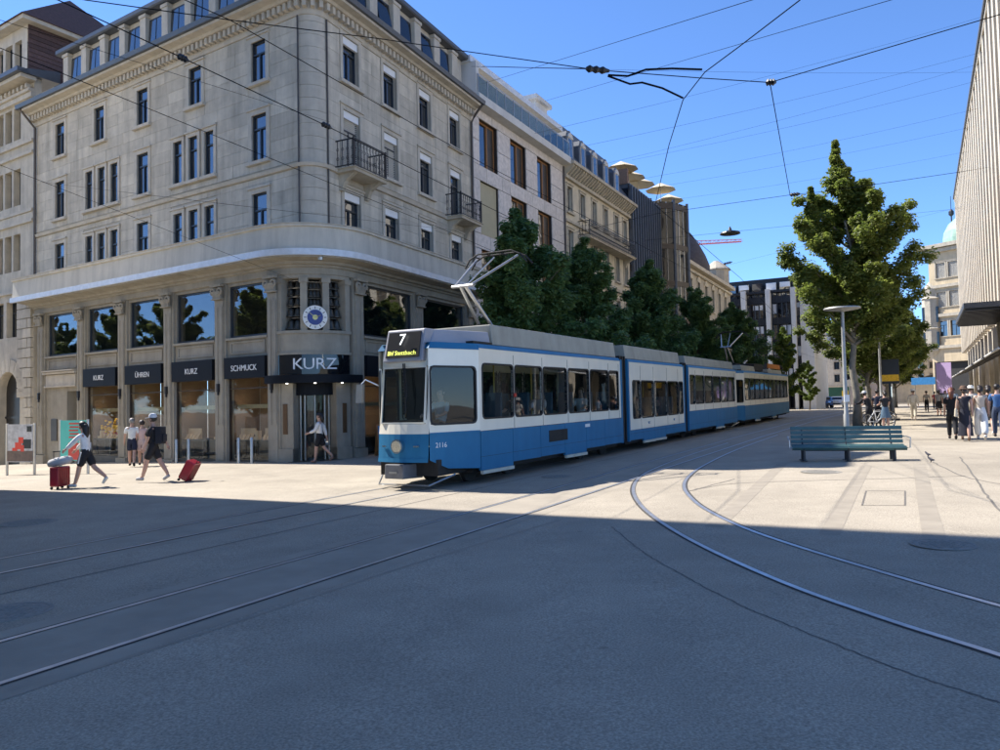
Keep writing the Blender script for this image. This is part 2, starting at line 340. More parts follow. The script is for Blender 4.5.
for q, r, l in (((821, 472), .42, 'round cast iron manhole cover in the sunlit paving just before the bench'),
                ((943, 545), .33, 'round manhole cover on the edge of the shade, right of the curving rails'),
                ((28, 523), .45, 'round manhole cover in the shade beside the far straight rails'),
                ((8, 613), .36, 'round manhole cover between the two straight tram tracks'),
                ((557, 476.5), .36, 'round manhole cover in the shade beside the leading tram car')):
    manhole(G(*q), r, l)
# ------------------------------------------------------------------ facade helpers
def wallgrid(mb, s0, s1, z0, z1, holes, o=0., depth=.3):
    ss = sorted({s0, s1}|{x for h in holes for x in h[:2] if s0 < x < s1}); zs = sorted({z0, z1}|{x for h in holes for x in h[2:] if z0 < x < z1})
    for i in range(len(ss)-1):
        for j in range(len(zs)-1):
            sm, zm = (ss[i]+ss[i+1])/2, (zs[j]+zs[j+1])/2
            if any(h[0] < sm < h[1] and h[2] < zm < h[3] for h in holes): continue
            mb.quad((ss[i], o, zs[j]), (ss[i+1], o, zs[j]), (ss[i+1], o, zs[j+1]), (ss[i], o, zs[j+1]))
    for h in holes:
        a, b, c, d = h[:4]; i = o-depth
        mb.quad((a, o, c), (b, o, c), (b, i, c), (a, i, c)); mb.quad((a, o, d), (a, i, d), (b, i, d), (b, o, d))
        mb.quad((a, o, c), (a, i, c), (a, i, d), (a, o, d)); mb.quad((b, o, c), (b, o, d), (b, i, d), (b, i, c))
    return mb
def ashlar(fr, s0, s1, z0, z1, holes, mat, parent, course=.44, lng=.95, o0=.0, o1=.028, seed=1, gap=.008):
    r2 = random.Random(seed); z = z0; k = 0
    nc = max(1, round((z1-z0)/course)); ch = (z1-z0)/nc
    for c in range(nc):
        za, zb = z0+c*ch, z0+(c+1)*ch; segs = [(s0, s1)]
        for h in holes:
            if h[3] <= za+.02 or h[2] >= zb-.02: continue
            ns = []
            for a, b in segs:
                if h[1] <= a or h[0] >= b: ns.append((a, b)); continue
                if h[0]-a > .05: ns.append((a, h[0]))
                if b-h[1] > .05: ns.append((h[1], b))
            segs = ns
        parts = [(a, b, za, zb) for a, b in segs]
        for h in holes:
            if h[3] <= za+.02 or h[2] >= zb-.02: continue
            for ca, cb in ((za, h[2]), (h[3], zb)):
                if cb-ca > .06 and not any(g is not h and g[0] < h[1] and g[1] > h[0] and g[2] < cb-.02 and g[3] > ca+.02 for g in holes): parts.append((max(h[0], s0), min(h[1], s1), ca, cb))
        for a, b, za_, zb_ in parts:
            if b-a < .06: continue
            n = max(1, round((b-a)/(lng*r2.uniform(.8, 1.3)))); cuts = [a]+sorted(a+(b-a)*(i+r2.uniform(-.22, .22)+(.25 if c % 2 else -.25)*0)/n for i in range(1, n))+[b]
            for i in range(n):
                if cuts[i+1]-cuts[i] < .06: continue
                block('stone_block', fr, cuts[i]+gap/2, cuts[i+1]-gap/2, o0, o1+r2.uniform(-.004, .004), za_+gap/2, zb_-gap/2, mat, parent); k += 1
    return k
def window(fr, s0, s1, z0, z1, parent, rec=.22, fm=None, gm=None, mull=1, trans=.3, fw=.06, surround=None, sw=.16, sill=True, box=None, so=.06, blind=False, name='window', sname='surround'):
    fm = fm or M['winframe']; gm = gm or M['pane']; o = -rec
    m = MB(fr); m.box(s0, s0+fw, o-.04, o+.03, z0, z1); m.box(s1-fw, s1, o-.04, o+.03, z0, z1); m.box(s0+fw, s1-fw, o-.04, o+.03, z0, z0+fw); m.box(s0+fw, s1-fw, o-.04, o+.03, z1-fw, z1)
    zt = z1
    if trans: zt = z1-(z1-z0)*trans; m.box(s0+fw, s1-fw, o-.04, o+.045, zt-fw*.6, zt+fw*.6); zt -= fw*.6
    for k in range(1, mull+1):
        x = s0+(s1-s0)*k/(mull+1); m.box(x-fw*.6, x+fw*.6, o-.04, o+.04, z0+fw, zt-.001)
    w = m.build(name, fm, parent)
    g = MB(fr); g.box(s0+.01, s1-.01, o-.03, o-.012, z0+.01, z1-.01); g.build('pane', gm, w)
    if surround:
        a = MB(fr)
        a.box(s0-sw, s0, -.05, so, z0, z1+sw); a.box(s1, s1+sw, -.05, so, z0, z1+sw); a.box(s0, s1, -.05, so-.002, z1, z1+sw)
        a.box(s0-sw-.05, s1+sw+.05, -.05, so+.05, z1+sw+.003, z1+sw+.07)
        if sill: a.box(s0-sw-.06, s1+sw+.06, -.05, so+.10, z0-.12, z0-.002)
        a.build(sname, surround, w)
    if box:
        b = MB(fr); b.box(s0+.005, s1-.005, -.12, -.02, z1-box, z1-.003); b.build('blind_box', M['blindbox'], w)
    if blind:
        b = MB(fr); n = int((z1-z0)/.07)
        for i in range(n): z = z0+.02+i*.07; b.hexa([(s0+.02, -.16, z), (s1-.02, -.16, z), (s1-.02, -.12, z+.03), (s0+.02, -.12, z+.03), (s0+.02, -.16, z+.012), (s1-.02, -.16, z+.012), (s1-.02, -.12, z+.042), (s0+.02, -.12, z+.042)])
        b.build('blind', M['blind'], w)
    return w
def letters(txt, size, mat, fn, parent, ext=.012, name='letter', width=None, spacing=1.0):
    # flat lettering; fn maps (x right, y up, depth out) to the world
    c = bpy.data.curves.new('lettering', 'FONT'); c.body = txt; c.size = size; c.extrude = ext; c.align_x = 'CENTER'; c.align_y = 'CENTER'; c.resolution_u = 3; c.space_character = spacing
    o = bpy.data.objects.new('lettering', c); COL.objects.link(o)
    me = bpy.data.meshes.new_from_object(o); bpy.data.objects.remove(o); bpy.data.curves.remove(c)
    if width:
        w = max(v.co.x for v in me.vertices)-min(v.co.x for v in me.vertices); k = width/w
        for v in me.vertices: v.co.x *= k
    for v in me.vertices: v.co = Vector(fn(v.co.x, v.co.y, v.co.z))
    me.materials.clear(); me.materials.append(mat); me.name = name
    r_ = bpy.data.objects.new(name, me); COL.objects.link(r_); return adopt(r_, parent)
# ------------------------------------------------------------------ the corner shop building
LF = Fr((-7.52, 26.14), -57.4, True); RF = Fr((-5.2, 27.4), 25.8)
SV, QV, HALF = -1.551, -2.33, R(41.6)
AL = math.atan2(LF.n.y, LF.n.x); AR = math.atan2(RF.n.y, RF.n.x)
def arc_c(r): t = r/math.tan(HALF); c = LF.p+LF.d*(SV+t)-LF.n*r; return c, t
def arcp(o, r, k, z=0): c, t = arc_c(r); a = AL+(AR-AL)*k; return (c.x+(r+o)*math.cos(a), c.y+(r+o)*math.sin(a), z)
def fp(o, r, s1, q1, n=12):
    c, t = arc_c(r)
    return [LF(s1, o, 0)[:2], LF(SV+t, o, 0)[:2]]+[arcp(o, r, k/n)[:2] for k in range(1, n)]+[RF(QV+t, o, 0)[:2], RF(q1, o, 0)[:2]]
def sweep(mb, prof, r, s1, q1, n=12, closed=False):
    rows = [fp(o, r, s1, q1, n) for o, z in prof]; k = len(rows[0]); vs = [(x, y, prof[i][1]) for i, row in enumerate(rows) for x, y in row]
    fs = [(i*k+j, i*k+j+1, (i+1)*k+j+1, (i+1)*k+j) for i in range(len(prof)-1) for j in range(k-1)]
    if closed: fs += [((len(prof)-1)*k+j, (len(prof)-1)*k+j+1, j+1, j) for j in range(k-1)]
    fs += [tuple(i*k for i in range(len(prof))), tuple(i*k+k-1 for i in range(len(prof)))]
    return mb.add(vs, fs)
SL, QR = 17.05, 9.2
KB = thing('corner_building', (-12, 33, gz(-12, 33)), 'stone corner building with jewellery shop, rounded corner with clock and bells', 'building')
# upper walls
LW = []; 
for c in (14.8, 11.55, 8.33, 4.83, 1.15): LW.append((c-.39, c+.39, 13.57, 15.1))
for zz in ((10.68, 12.4), (7.5, 9.52)):
    for c in (14.8, 8.33, 1.15): LW.append((c-.40, c+.40, *zz))
    for c0 in (11.38, 4.98):
        for c in (c0-.98, c0, c0+.98): LW.append((c-.28, c+.28, *zz))
RW = []
for c in (-.2, 2.35, 5.0, 7.6): RW += [(c-.48, c+.48, 13.6, 15.3), (c-.5, c+.5, 10.75 if c not in (-.2, 7.6) else 10.25, 12.55), (c-.5, c+.5, 7.5, 9.55)]
tU = .61/math.tan(HALF)
wl = MB(LF); wallgrid(wl, SV+tU, SL, 7.0, 15.7, LW, 0, .28); wl.quad((SL, 0, 3.5), (SL, -12, 3.5), (SL, -12, 16.2), (SL, 0, 16.2))
wallL = wl.build('wall', M['limejoint'], KB)
wr = MB(RF); wallgrid(wr, QV+tU, QR, 7.0, 15.7, RW, 0, .28); wr.quad((QR, 0, 0), (QR, -14, 0), (QR, -14, 16.2), (QR, 0, 16.2))
wallR = wr.build('wall', M['limejoint'], KB)
ca = MB()
nA = 10
for zi in range(17):                                           # rounded corner, laid in courses
    za, zb = 8.0+zi*.45, 8.0+(zi+1)*.45-.012
    vs = [arcp(.0, .61, k/nA, z) for z in (za, zb) for k in range(nA+1)]+[arcp(.026, .61, k/nA, z) for z in (za, zb) for k in range(nA+1)]
    n1 = nA+1; ca.add(vs, [(2*n1+k, 2*n1+k+1, 3*n1+k+1, 3*n1+k) for k in range(nA)]+[(k, k+1, 2*n1+k+1, 2*n1+k) for k in range(nA)]+[(n1+k, n1+k+1, 3*n1+k+1, 3*n1+k) for k in range(nA)])
ca.add([arcp(0, .61, k/nA, z) for z in (7, 15.7) for k in range(nA+1)], [(k, k+1, nA+2+k, nA+1+k) for k in range(nA)])
ca.build('rounded_corner', M['limetrim'], KB, smooth=True)
hl = [(a-.17, b+.17, c-.13, d+.24) for a, b, c, d in LW]; hr = [(a-.17, b+.17, c-.13, d+.24) for a, b, c, d in RW]
hl2 = hl+[(11.38-1.45, 11.38+1.45, 10.5, 12.65), (4.98-1.45, 4.98+1.45, 10.5, 12.65), (11.38-1.45, 11.38+1.45, 7.4, 9.8), (4.98-1.45, 4.98+1.45, 7.4, 9.8), (-5, 20, 10.05, 10.27)]
ashlar(LF, SV+tU+.02, SL, 8.0, 15.4, hl2, M['lime'], wallL, .46, 1.05, seed=4)
ashlar(RF, QV+tU+.02, QR, 8.0, 15.4, hr+[(-5, 20, 10.05, 10.27)], M['lime'], wallR, .46, 1.0, seed=9)
for a, b, c, d in LW:
    tri = (b-a) < .6
    window(LF, a, b, c, d, KB, surround=M['limetrim'], sw=.17 if not tri else .14, mull=1 if not tri else 0, so=.06, fw=.05, rec=.07)
for i, (a, b, c, d) in enumerate(RW):
    window(RF, a, b, c, d, KB, surround=M['limetrim'], sw=.15, box=.28, blind=(i in (1, 4)), fw=.05, rec=.16)
m = MB(); sweep(m, [(-.05, 10.07), (.10, 10.09), (.14, 10.2), (.02, 10.25), (-.05, 10.25)], .61, SL, QR); m.build('string_course', M['limetrim'], KB)
# cornice, dentils, gutter, attic, roof
m = MB(); sweep(m, [(-.05, 15.40), (.06, 15.42), (.09, 15.52), (.09, 15.86), (.34, 15.88), (.40, 15.96), (.68, 15.98), (.70, 16.06), (-.1, 16.06)], .61, SL+.1, QR); m.build('cornice', M['limetrim'], KB)
dm = MB(LF); dm.box(0, .15, .05, .30, 15.62, 15.86); 
def along(o, r, s1, q1, step):
    pts = fp(o, r, s1, q1, 16); pts = [Vector(p) for p in pts]; out = []; carry = 0
    for i in range(len(pts)-1):
        v = pts[i+1]-pts[i]; L_ = v.length; t = carry
        while t < L_: out.append((pts[i]+v*t/L_, math.atan2(v.y, v.x))); t += step
        carry = t-L_
    return out
b = MB(); b.box(-.5, .5, -.5, .5, -.5, .5); dme = bpy.data.meshes.new('dentil'); dme.from_pydata(b.v, [], b.f); dme.materials.append(M['limetrim'])
for p, a in along(.19, .61, SL, QR, .27):
    o = bpy.data.objects.new('dentil', dme); COL.objects.link(o); o.location = (p.x, p.y, 15.73); o.rotation_euler = (0, 0, a); o.scale = (.14, .22, .25); adopt(o, KB)
m = MB(); sweep(m, [(.60, 16.065), (.80, 16.08), (.84, 16.25), (.70, 16.26), (-.2, 16.42), (-.6, 16.42)], .61, SL+.25, QR+.1); m.build('gutter', M['slate'], KB)
m = MB(); sweep(m, [(-.25, 16.40), (-.32, 18.35), (-.6, 18.35), (-.6, 16.4)], .61, 15.0, QR-.2); at = m.build('attic_wall', M['limetrim'], KB)
for i in range(10):
    c = .15+i*1.52
    if c > 14: continue
    w = MB(LF); w.hexa([(c-.52, -.30, 16.62), (c+.52, -.30, 16.62), (c+.52, -.20, 16.62), (c-.52, -.20, 16.62), (c-.52, -.36, 18.1), (c+.52, -.36, 18.1), (c+.52, -.265, 18.1), (c-.52, -.265, 18.1)])
    wo_ = w.build('attic_window', M['winframe'], KB)
    g = MB(LF)
    for k in (-1, 1): g.hexa([(c+k*.25-.21, -.21, 16.7), (c+k*.25+.21, -.21, 16.7), (c+k*.25+.21, -.185, 16.7), (c+k*.25-.21, -.185, 16.7), (c+k*.25-.21, -.27, 18.02), (c+k*.25+.21, -.27, 18.02), (c+k*.25+.21, -.25, 18.02), (c+k*.25-.21, -.25, 18.02)])
    g.build('pane', M['pane'], wo_)
    p_ = MB(LF); p_.box(c+.56, c+.96, -.32, -.10, 16.45, 18.2); p_.box(c+.52, c+1.0, -.32, -.06, 18.203, 18.34); p_.build('attic_pier', M['limetrim'], KB)
for i in range(5):
    c = .7+i*1.62
    w = MB(RF); w.hexa([(c-.5, -.30, 16.62), (c+.5, -.30, 16.62), (c+.5, -.20, 16.62), (c-.5, -.20, 16.62), (c-.5, -.36, 18.1), (c+.5, -.36, 18.1), (c+.5, -.265, 18.1), (c-.5, -.265, 18.1)]); wo_ = w.build('attic_window', M['winframe'], KB)
    g = MB(RF); g.hexa([(c-.44, -.05 if i in (1, 3) else -.19, 16.7), (c+.44, -.05 if i in (1, 3) else -.19, 16.7), (c+.44, -.02 if i in (1, 3) else -.16, 16.7), (c-.44, -.02 if i in (1, 3) else -.16, 16.7), (c-.44, -.27, 18.02), (c+.44, -.27, 18.02), (c+.44, -.25, 18.02), (c-.44, -.25, 18.02)]); g.build('pane', M['panedark'], wo_)
    p_ = MB(RF); p_.box(c+.56, c+1.06, -.32, -.10, 16.45, 18.2); p_.box(c+.52, c+1.1, -.32, -.06, 18.203, 18.34); p_.build('attic_pier', M['limetrim'], KB)
m = MB(); sweep(m, [(-.5, 18.36), (.0, 18.37), (.05, 18.42), (.05, 18.58), (-.3, 18.66), (-4.5, 19.7), (-5, 19.7)], .61, 15.2, QR-.1); m.build('roof', M['slate'], KB)
m = MB(); m.hexa([LF(15.2, -4.5, 19.69), LF(3, -4.5, 19.69), RF(QR-.1, -4.5, 19.69), RF(QR-.1, -12, 19.69)]+[LF(15.2, -4.5, 19.72), LF(3, -4.5, 19.72), RF(QR-.1, -4.5, 19.72), RF(QR-.1, -12, 19.72)]); m.build('roof_deck', M['slate'], KB)
# big ledge between the shop floors and the upper floors
m = MB(); sweep(m, [(-.02, 6.42), (.06, 6.44), (.06, 6.66), (.14, 6.68), (.16, 6.74), (.30, 6.76), (.34, 6.84), (.80, 6.90), (.80, 7.0), (-.02, 7.0)], 1.73, SL, QR, 16); m.build('entablature', M['limegrey'], KB, smooth=True)
m = MB(); sweep(m, [(.0, 7.002), (.86, 7.002), (.86, 7.19), (.80, 7.195), (.76, 7.93), (.84, 7.95), (.84, 8.03), (.0, 8.10)], 1.73, SL+.5, QR, 18); m.build('ledge', M['ledge'], KB, smooth=True)
m = MB(); sweep(m, [(.78, 6.95), (.885, 6.95), (.885, 7.17), (.78, 7.2)], 1.73, SL+.55, QR, 18); m.build('awning_rail', M['zinc'], KB, smooth=True)
m = MB(); sweep(m, [(.70, 8.035), (.87, 8.035), (.87, 8.06), (.0, 8.14)], 1.73, SL+.53, QR, 18); m.build('ledge_flashing', M['limetrim'], KB, smooth=True)
# ground floor piers
def pilaster(fr, c, w, zb, cap=True):
    m = MB(fr); m.box(c-w/2, c+w/2, -.5, .03, zb, 6.42); m.box(c-w*.36, c+w*.36, .03, .08, zb+.9, 5.82); m.box(c-w*.30, c-w*.10, .08, .105, 1.2, 5.6); m.box(c+w*.10, c+w*.30, .08, .105, 1.2, 5.6); m.box(c-w*.55, c+w*.55, -.3, .12, zb, zb+.85)
    p = m.build('pilaster', M['limegrey'], KB)
    if cap:
        k = MB(fr); k.box(c-w*.42, c+w*.42, .08, .22, 5.85, 5.90); k.box(c-w*.48, c+w*.48, .08, .26, 6.33, 6.415)
        for sx in (-1, 1):
            k.ring(fr and (c+sx*w*.30, .20, 6.16), (1, 0, 0), (0, 0, 1), .11, .05, 10, 5)
        for i in range(7): k.hexa([(c-w*.36+i*w*.1, .1, 5.9), (c-w*.28+i*w*.1, .1, 5.9), (c-w*.28+i*w*.1, .19, 5.9), (c-w*.36+i*w*.1, .19, 5.9), (c-w*.38+i*w*.11, .1, 6.2), (c-w*.29+i*w*.11, .1, 6.2), (c-w*.29+i*w*.11, .26, 6.15), (c-w*.38+i*w*.11, .26, 6.15)])
        k.build('capital', M['limegrey'], p)
    l = MB(fr); l.box(c-.04, c+.04, .09, .19, 2.42, 2.72); l.box(c-.025, c+.025, .11, .17, 2.3, 2.42); l.build('wall_lamp', M['iron'], p)
    return p
PC = (.5, 3.42, 6.62, 9.83, 13.02, 16.45)
for c in PC: pilaster(LF, c, .64, -1.0)
lamp = emit_mat('lit_lamp', (1, .72, .35), 6); M['ledwarm'] = emit_mat('shop_lamp_lit', (1, .72, .42), 5)
M['shopwall'] = pm('shop_back_wall', (.22, .15, .10), .7, .15, 2)
M['velvet'] = pm('display_velvet', (.66, .47, .29), .8, .1, 6); M['gold'] = pm('brass_strip', (.42, .31, .17), .4, .15, metal=.4)
M['panelwood'] = pm('shop_wood_panel', (.24, .15, .09), .6, .15, 3)
def display(fr, s, z, kind, label):
    if kind == 0:
        m = MB(fr); m.box(s-.42, s+.42, -.66, -.62, z, z+.42); 
        for k in range(4): m.hexa([(s-.42+k*.21, -.6, z), (s-.26+k*.21, -.6, z), (s-.26+k*.21, -.42, z), (s-.42+k*.21, -.42, z), (s-.42+k*.21, -.6, z+.2), (s-.26+k*.21, -.6, z+.2), (s-.26+k*.21, -.55, z+.2), (s-.42+k*.21, -.55, z+.2)])
        mt = M['velvet']
    else:
        m = MB(fr); m.prism([(s-.2, -.6), (s+.2, -.6), (s+.16, -.4), (s-.16, -.4)], 2, z, z+.1); m.prism([(s-.12, -.58), (s+.12, -.58), (s+.08, -.45), (s-.08, -.45)], 2, z+.1, z+.34); mt = M['velvet']
    return tag(m.build('jewellery_display', mt), label, 'display stand', 'displays in the shop windows')
def shop_bay(fr, a, b, i, sign=None, zb=-.6, lamp_on=False, entrance=False):
    # mezzanine window
    window(fr, a+.06, b-.06, 4.40, 6.32, KB, rec=.17, gm=M['mezz'], mull=0, trans=0, fw=.07, name='mezzanine_window')
    m = MB(fr); wallgrid(m, a, b, 3.66, 6.43, [(a+.06, b-.06, 4.40, 6.32)], -.06, .3); m.box(a+.18, b-.18, -.06, -.02, 3.78, 3.84); m.box(a+.18, b-.18, -.06, -.02, 4.18, 4.24); m.box(a+.18, a+.24, -.06, -.022, 3.842, 4.178); m.box(b-.24, b-.18, -.06, -.022, 3.842, 4.178); m.box(a, b, -.06, .06, 4.30, 4.38)
    m.build('spandrel', M['limegrey'], KB)
    # upper room behind the mezzanine pane
    m = MB(fr); m.box(a-.3, b+.3, -4.2, -4.1, 3.6, 6.6); m.box(a-.3, b+.3, -4.1, -.4, 3.62, 3.68); m.box(a-.3, b+.3, -4.1, -.4, 6.5, 6.56); m.box(a-.32, a-.3, -4.1, -.4, 3.7, 6.5); m.box(b+.3, b+.32, -4.1, -.4, 3.7, 6.5); m.build('room', M['dark'], KB)
    if lamp_on:
        l = MB(fr); l.box((a+b)/2-.6, (a+b)/2+.3, -1.6, -1.5, 5.9, 5.96); tag(l.build('ceiling_lamp', lamp), 'lit warm strip lamp inside the mezzanine window above the %s sign' % ('SCHMUCK' if i == 0 else 'KURZ'), 'lamp')
    if entrance: return
    m = MB(fr); m.box(a+.02, b-.02, -.25, .14, 2.88, 3.655); sg = m.build('sign_band', M['blacksat'], KB)
    if sign: letters(sign, .30, M['letter'], lambda x, y, d: fr((a+b)/2-(x if fr is LF else -x), .150+d, 3.24+y), sg, .006)
    # shop window and its display
    m = MB(fr); m.box(a, a+.05, -.18, -.10, zb, 2.88); m.box(b-.05, b, -.18, -.10, zb, 2.88); m.box(a+.05, b-.05, -.18, -.10, 2.5, 2.54); m.box(a+.05, b-.05, -.19, -.08, zb, -.1)
    w = m.build('shop_window', M['bronze'], KB); g = MB(fr); g.box(a+.03, b-.03, -.15, -.137, zb+.05, 2.87); g.build('pane', M['shop'], w)
    m = MB(fr); m.box(a, b, -1.5, -.34, .56, .62); m.box(a, b, -.9, -.86, .05, .56); 
    for x in (a+.25, (a+b)/2, b-.25): m.box(x-.03, x+.03, -.40, -.35, -.5, .56)
    m.build('display_table', M['black'], KB)
    m = MB(fr); m.box(a, b, -1.62, -1.52, -.6, 3.6); m.box(a-.02, a, -1.5, -.32, -.6, 3.6); m.box(b, b+.02, -1.5, -.32, -.6, 3.6); m.box(a, b, -1.5, -.32, 3.4, 3.45); m.box(a, b, -1.5, -.32, zb-.2, zb+.02); m.build('display_wall', M['shopwall'], KB)
    m = MB(fr); m.box(a+.1, b-.1, -.50, -.40, 1.78, 1.93); m.build('display_rail', M['gold'], KB)
    m = MB(fr); m.box(a+.15, b-.15, -.62, -.54, 1.84, 1.86); m.build('display_lamp', M['ledwarm'], KB)
    m = MB(fr); m.box(a+.15, a+.95, -1.45, -1.40, .62, 2.2); m.build('back_panel', M['panelwood'], KB)
bays = [(PC[k]+.33, PC[k+1]-.33) for k in range(5)]
for i, (a, b) in enumerate(bays):
    shop_bay(LF, a, b, i, ('SCHMUCK', 'KURZ', 'ÜHREN', 'KURZ', None)[i], -.75, i in (0, 1), i == 4)
wh = ('SCHMUCK shop window', 'shop window between ÜHREN and SCHMUCK', 'ÜHREN shop window', 'shop window next to the stone entrance')
for i, (a, b) in enumerate(bays[:4]):
    n = 3 if i != 1 else 2
    for k in range(n):
        s = a+.5+(b-a-.9)*k/max(1, n-1); display(LF, s, .625, 0 if (k+i) % 2 == 0 else 1, 'beige velvet %s in the %s%s' % ('bracelet tray' if (k+i) % 2 == 0 else 'necklace bust', wh[i], (', corner end', ', middle' if n == 3 else ', far end', ', far end')[k]))
M['yellow'] = pm('yellow_petals', (.75, .45, .03), .7, .3, 12); M['pinkred'] = pm('pink_petals', (.45, .07, .08), .7, .3, 12)
a, b = bays[3]; m = MB(LF); r2 = random.Random(5)
for k in range(260):
    s, z = a+.15+r2.random()*(b-a-.3), .66+abs(r2.gauss(0, .28)); o_ = -.55-r2.random()*.3; m.cur = 0 if z > .98 or r2.random() < .3 else (1 if r2.random() < .6 else 2)
    q = r2.uniform(.035, .07); m.hexa([(s-q, o_-q, z-q*.5), (s+q, o_-q*.3, z-q), (s+q*.6, o_+q, z-q*.4), (s-q, o_+q, z-q), (s-q*.8, o_-q, z+q*.5), (s+q, o_-q*.6, z+q), (s+q*.6, o_+q, z+q*.6), (s-q, o_+q*.5, z+q)])
tag(m.build('flower_arrangement', [M['yellow'], M['pinkred'], M['velvet']]), 'long bank of yellow and red flowers inside the shop window beside the stone entrance', 'flowers', kind=None)
# stone entrance bay at the far end
a, b = bays[4]; m = MB(LF); wallgrid(m, a, b, -1.0, 3.66, [(a+.05, a+1.0, -1, 2.75)], -.06, .6); m.build('entrance_wall', M['limegrey'], KB)
m = MB(LF); m.box(a+.1, a+.95, -.62, -.55, -1, 2.74); m.box(a+.12, a+.9, -.55, -.52, 1.9, 1.96); m.build('door', M['winframe'], KB)
m = MB(LF); m.box(a+.05, b-.05, -.06, .10, 2.95, 3.02); m.box(a, b, -.06, .16, 3.55, 3.64); m.box(a+.1, b-.1, -.06, .05, 3.02, 3.52); m.box(a+.05, b-.05, -.06, .22, 3.66, 3.72); m.build('door_hood', M['limetrim'], KB)
m = MB(LF); m.box(b-.95, b-.45, -.06, -.02, .5, 1.5); m.build('bell_panel', M['bronze'], KB)
# street side shop front
RP = (.05, 4.25, 8.75)
for c in RP: pilaster(RF, c, .66, -.6)
for i in range(2):
    shop_bay(RF, RP[i]+.34, RP[i+1]-.34, i+5, ('SCHMUCK', 'KURZ')[i], -.45)
m = MB(RF); m.box(9.1, 9.2, -.4, .1, -.6, 6.42); m.build('wall_pier', M['limegrey'], KB)
# rounded entrance bay
RB_ = 1.73
def arcband(mb, o0, o1, z0, z1, k0, k1, n=12):
    ks = [k0+(k1-k0)*i/n for i in range(n+1)]
    vs = [arcp(o, RB_, k, z) for k in ks for o, z in ((o0, z0), (o1, z0), (o1, z1), (o0, z1))]
    fs = []
    for i in range(n):
        for j in range(4): fs.append((i*4+j, i*4+(j+1) % 4, (i+1)*4+(j+1) % 4, (i+1)*4+j))
    fs += [(0, 1, 2, 3), (n*4+3, n*4+2, n*4+1, n*4)]
    return mb.add(vs, fs)
m = MB(); arcband(m, -.5, .02, 3.66, 4.36, .03, .97); arcband(m, -.2, .09, 4.36, 4.46, .02, .98); arcband(m, -.2, .07, 3.62, 3.70, .02, .98); m.build('rounded_spandrel', M['limegrey'], KB, smooth=True); m = MB(); arcband(m, -.45, .02, 6.30, 6.5, .02, .98); m.build('rounded_lintel', M['limegrey'], KB, smooth=True)
for k0, k1 in ((.02, .10), (.34, .42), (.60, .68), (.90, .98)):
    m = MB(); arcband(m, -.5, .03, 4.46, 6.32, k0, k1, 3); arcband(m, -.3, .07, 6.14, 6.32, k0-.012, k1+.012, 3); m.build('bay_mullion', M['limegrey'], KB)
m = MB(); arcband(m, -.75, -.7, 4.4, 6.4, .0, 1, 12); cf = m.build('carillon_back', M['dark'], KB)
M['bellmetal'] = pm('bell_bronze', (.10, .095, .08), .45, .25, 6, metal=.7)
bell = MB(); bell.lathe((0, 0, 0), [(.50, 0), (.46, .08), (.36, .25), (.30, .5), (.26, .72), (.12, .86), (.05, .88), (.05, 1.0)], 12)
bme = bpy.data.meshes.new('bell'); bme.from_pydata(bell.v, [], bell.f); bme.materials.append(M['bellmetal'])
for p in bme.polygons: p.use_smooth = True
def bells(k0, k1, rows, cols, sizes, z0):
    z = z0
    for r_ in range(rows):
        sz = sizes[r_]
        m = MB(); m.tube([arcp(-.28, RB_, k0+(k1-k0)*i/4, z+sz*1.02) for i in range(5)], .018, 5); m.build('bell_bar', M['steel'], KB)
        for c in range(cols):
            k = k0+(k1-k0)*(c+.5)/cols; o = bpy.data.objects.new('bell', bme); COL.objects.link(o); o.location = arcp(-.28, RB_, k, z); o.scale = (sz,)*3; adopt(o, KB)
        z += sz*1.12
bells(.115, .33, 5, 2, (.40, .36, .31, .27, .23), 4.52); bells(.69, .89, 5, 2, (.40, .36, .31, .27, .23), 4.52); bells(.43, .59, 3, 3, (.30, .27, .24), 5.32)
# clock
cc = Vector(arcp(.08, RB_, .51, 4.90)); an = AL+(AR-AL)*.51; nn = Vector((math.cos(an), math.sin(an), 0)); uu = Vector((-math.sin(an), math.cos(an), 0))
M['clockwhite'] = pm('clock_white', (.8, .79, .74), .4, .03); M['clockblue'] = pm('clock_blue', (.03, .05, .22), .35, .3, 5); M['clockgold'] = pm('clock_gold', (.6, .5, .2), .35, .1, metal=.6)
m = MB(); m.disc(cc, uu, (0, 0, 1), .42, .08, 28); ck = m.build('clock', M['clockwhite'], KB)
m = MB(); m.disc(cc+nn*.045, uu, (0, 0, 1), .27, .03, 24); m.build('clock_face', M['clockblue'], ck)
m = MB(); m.disc(cc+nn*.063, uu, (0, 0, 1), .09, .02, 14)
for a_, l_ in ((2.45, .27), (.35, .2)):
    e = uu*math.cos(a_)+Vector((0, 0, 1))*math.sin(a_); m.tube([cc+nn*.075, cc+nn*.075+e*l_], [.018, .008], 5)
m.build('clock_hands', M['clockgold'], ck)
m = MB()
for k in range(12):
    e = uu*math.cos(k*math.pi/6)+Vector((0, 0, 1))*math.sin(k*math.pi/6); m.tube([cc+nn*.044+e*.30, cc+nn*.044+e*.38], .012, 4)
m.build('hour_marks', M['bronze'], ck)
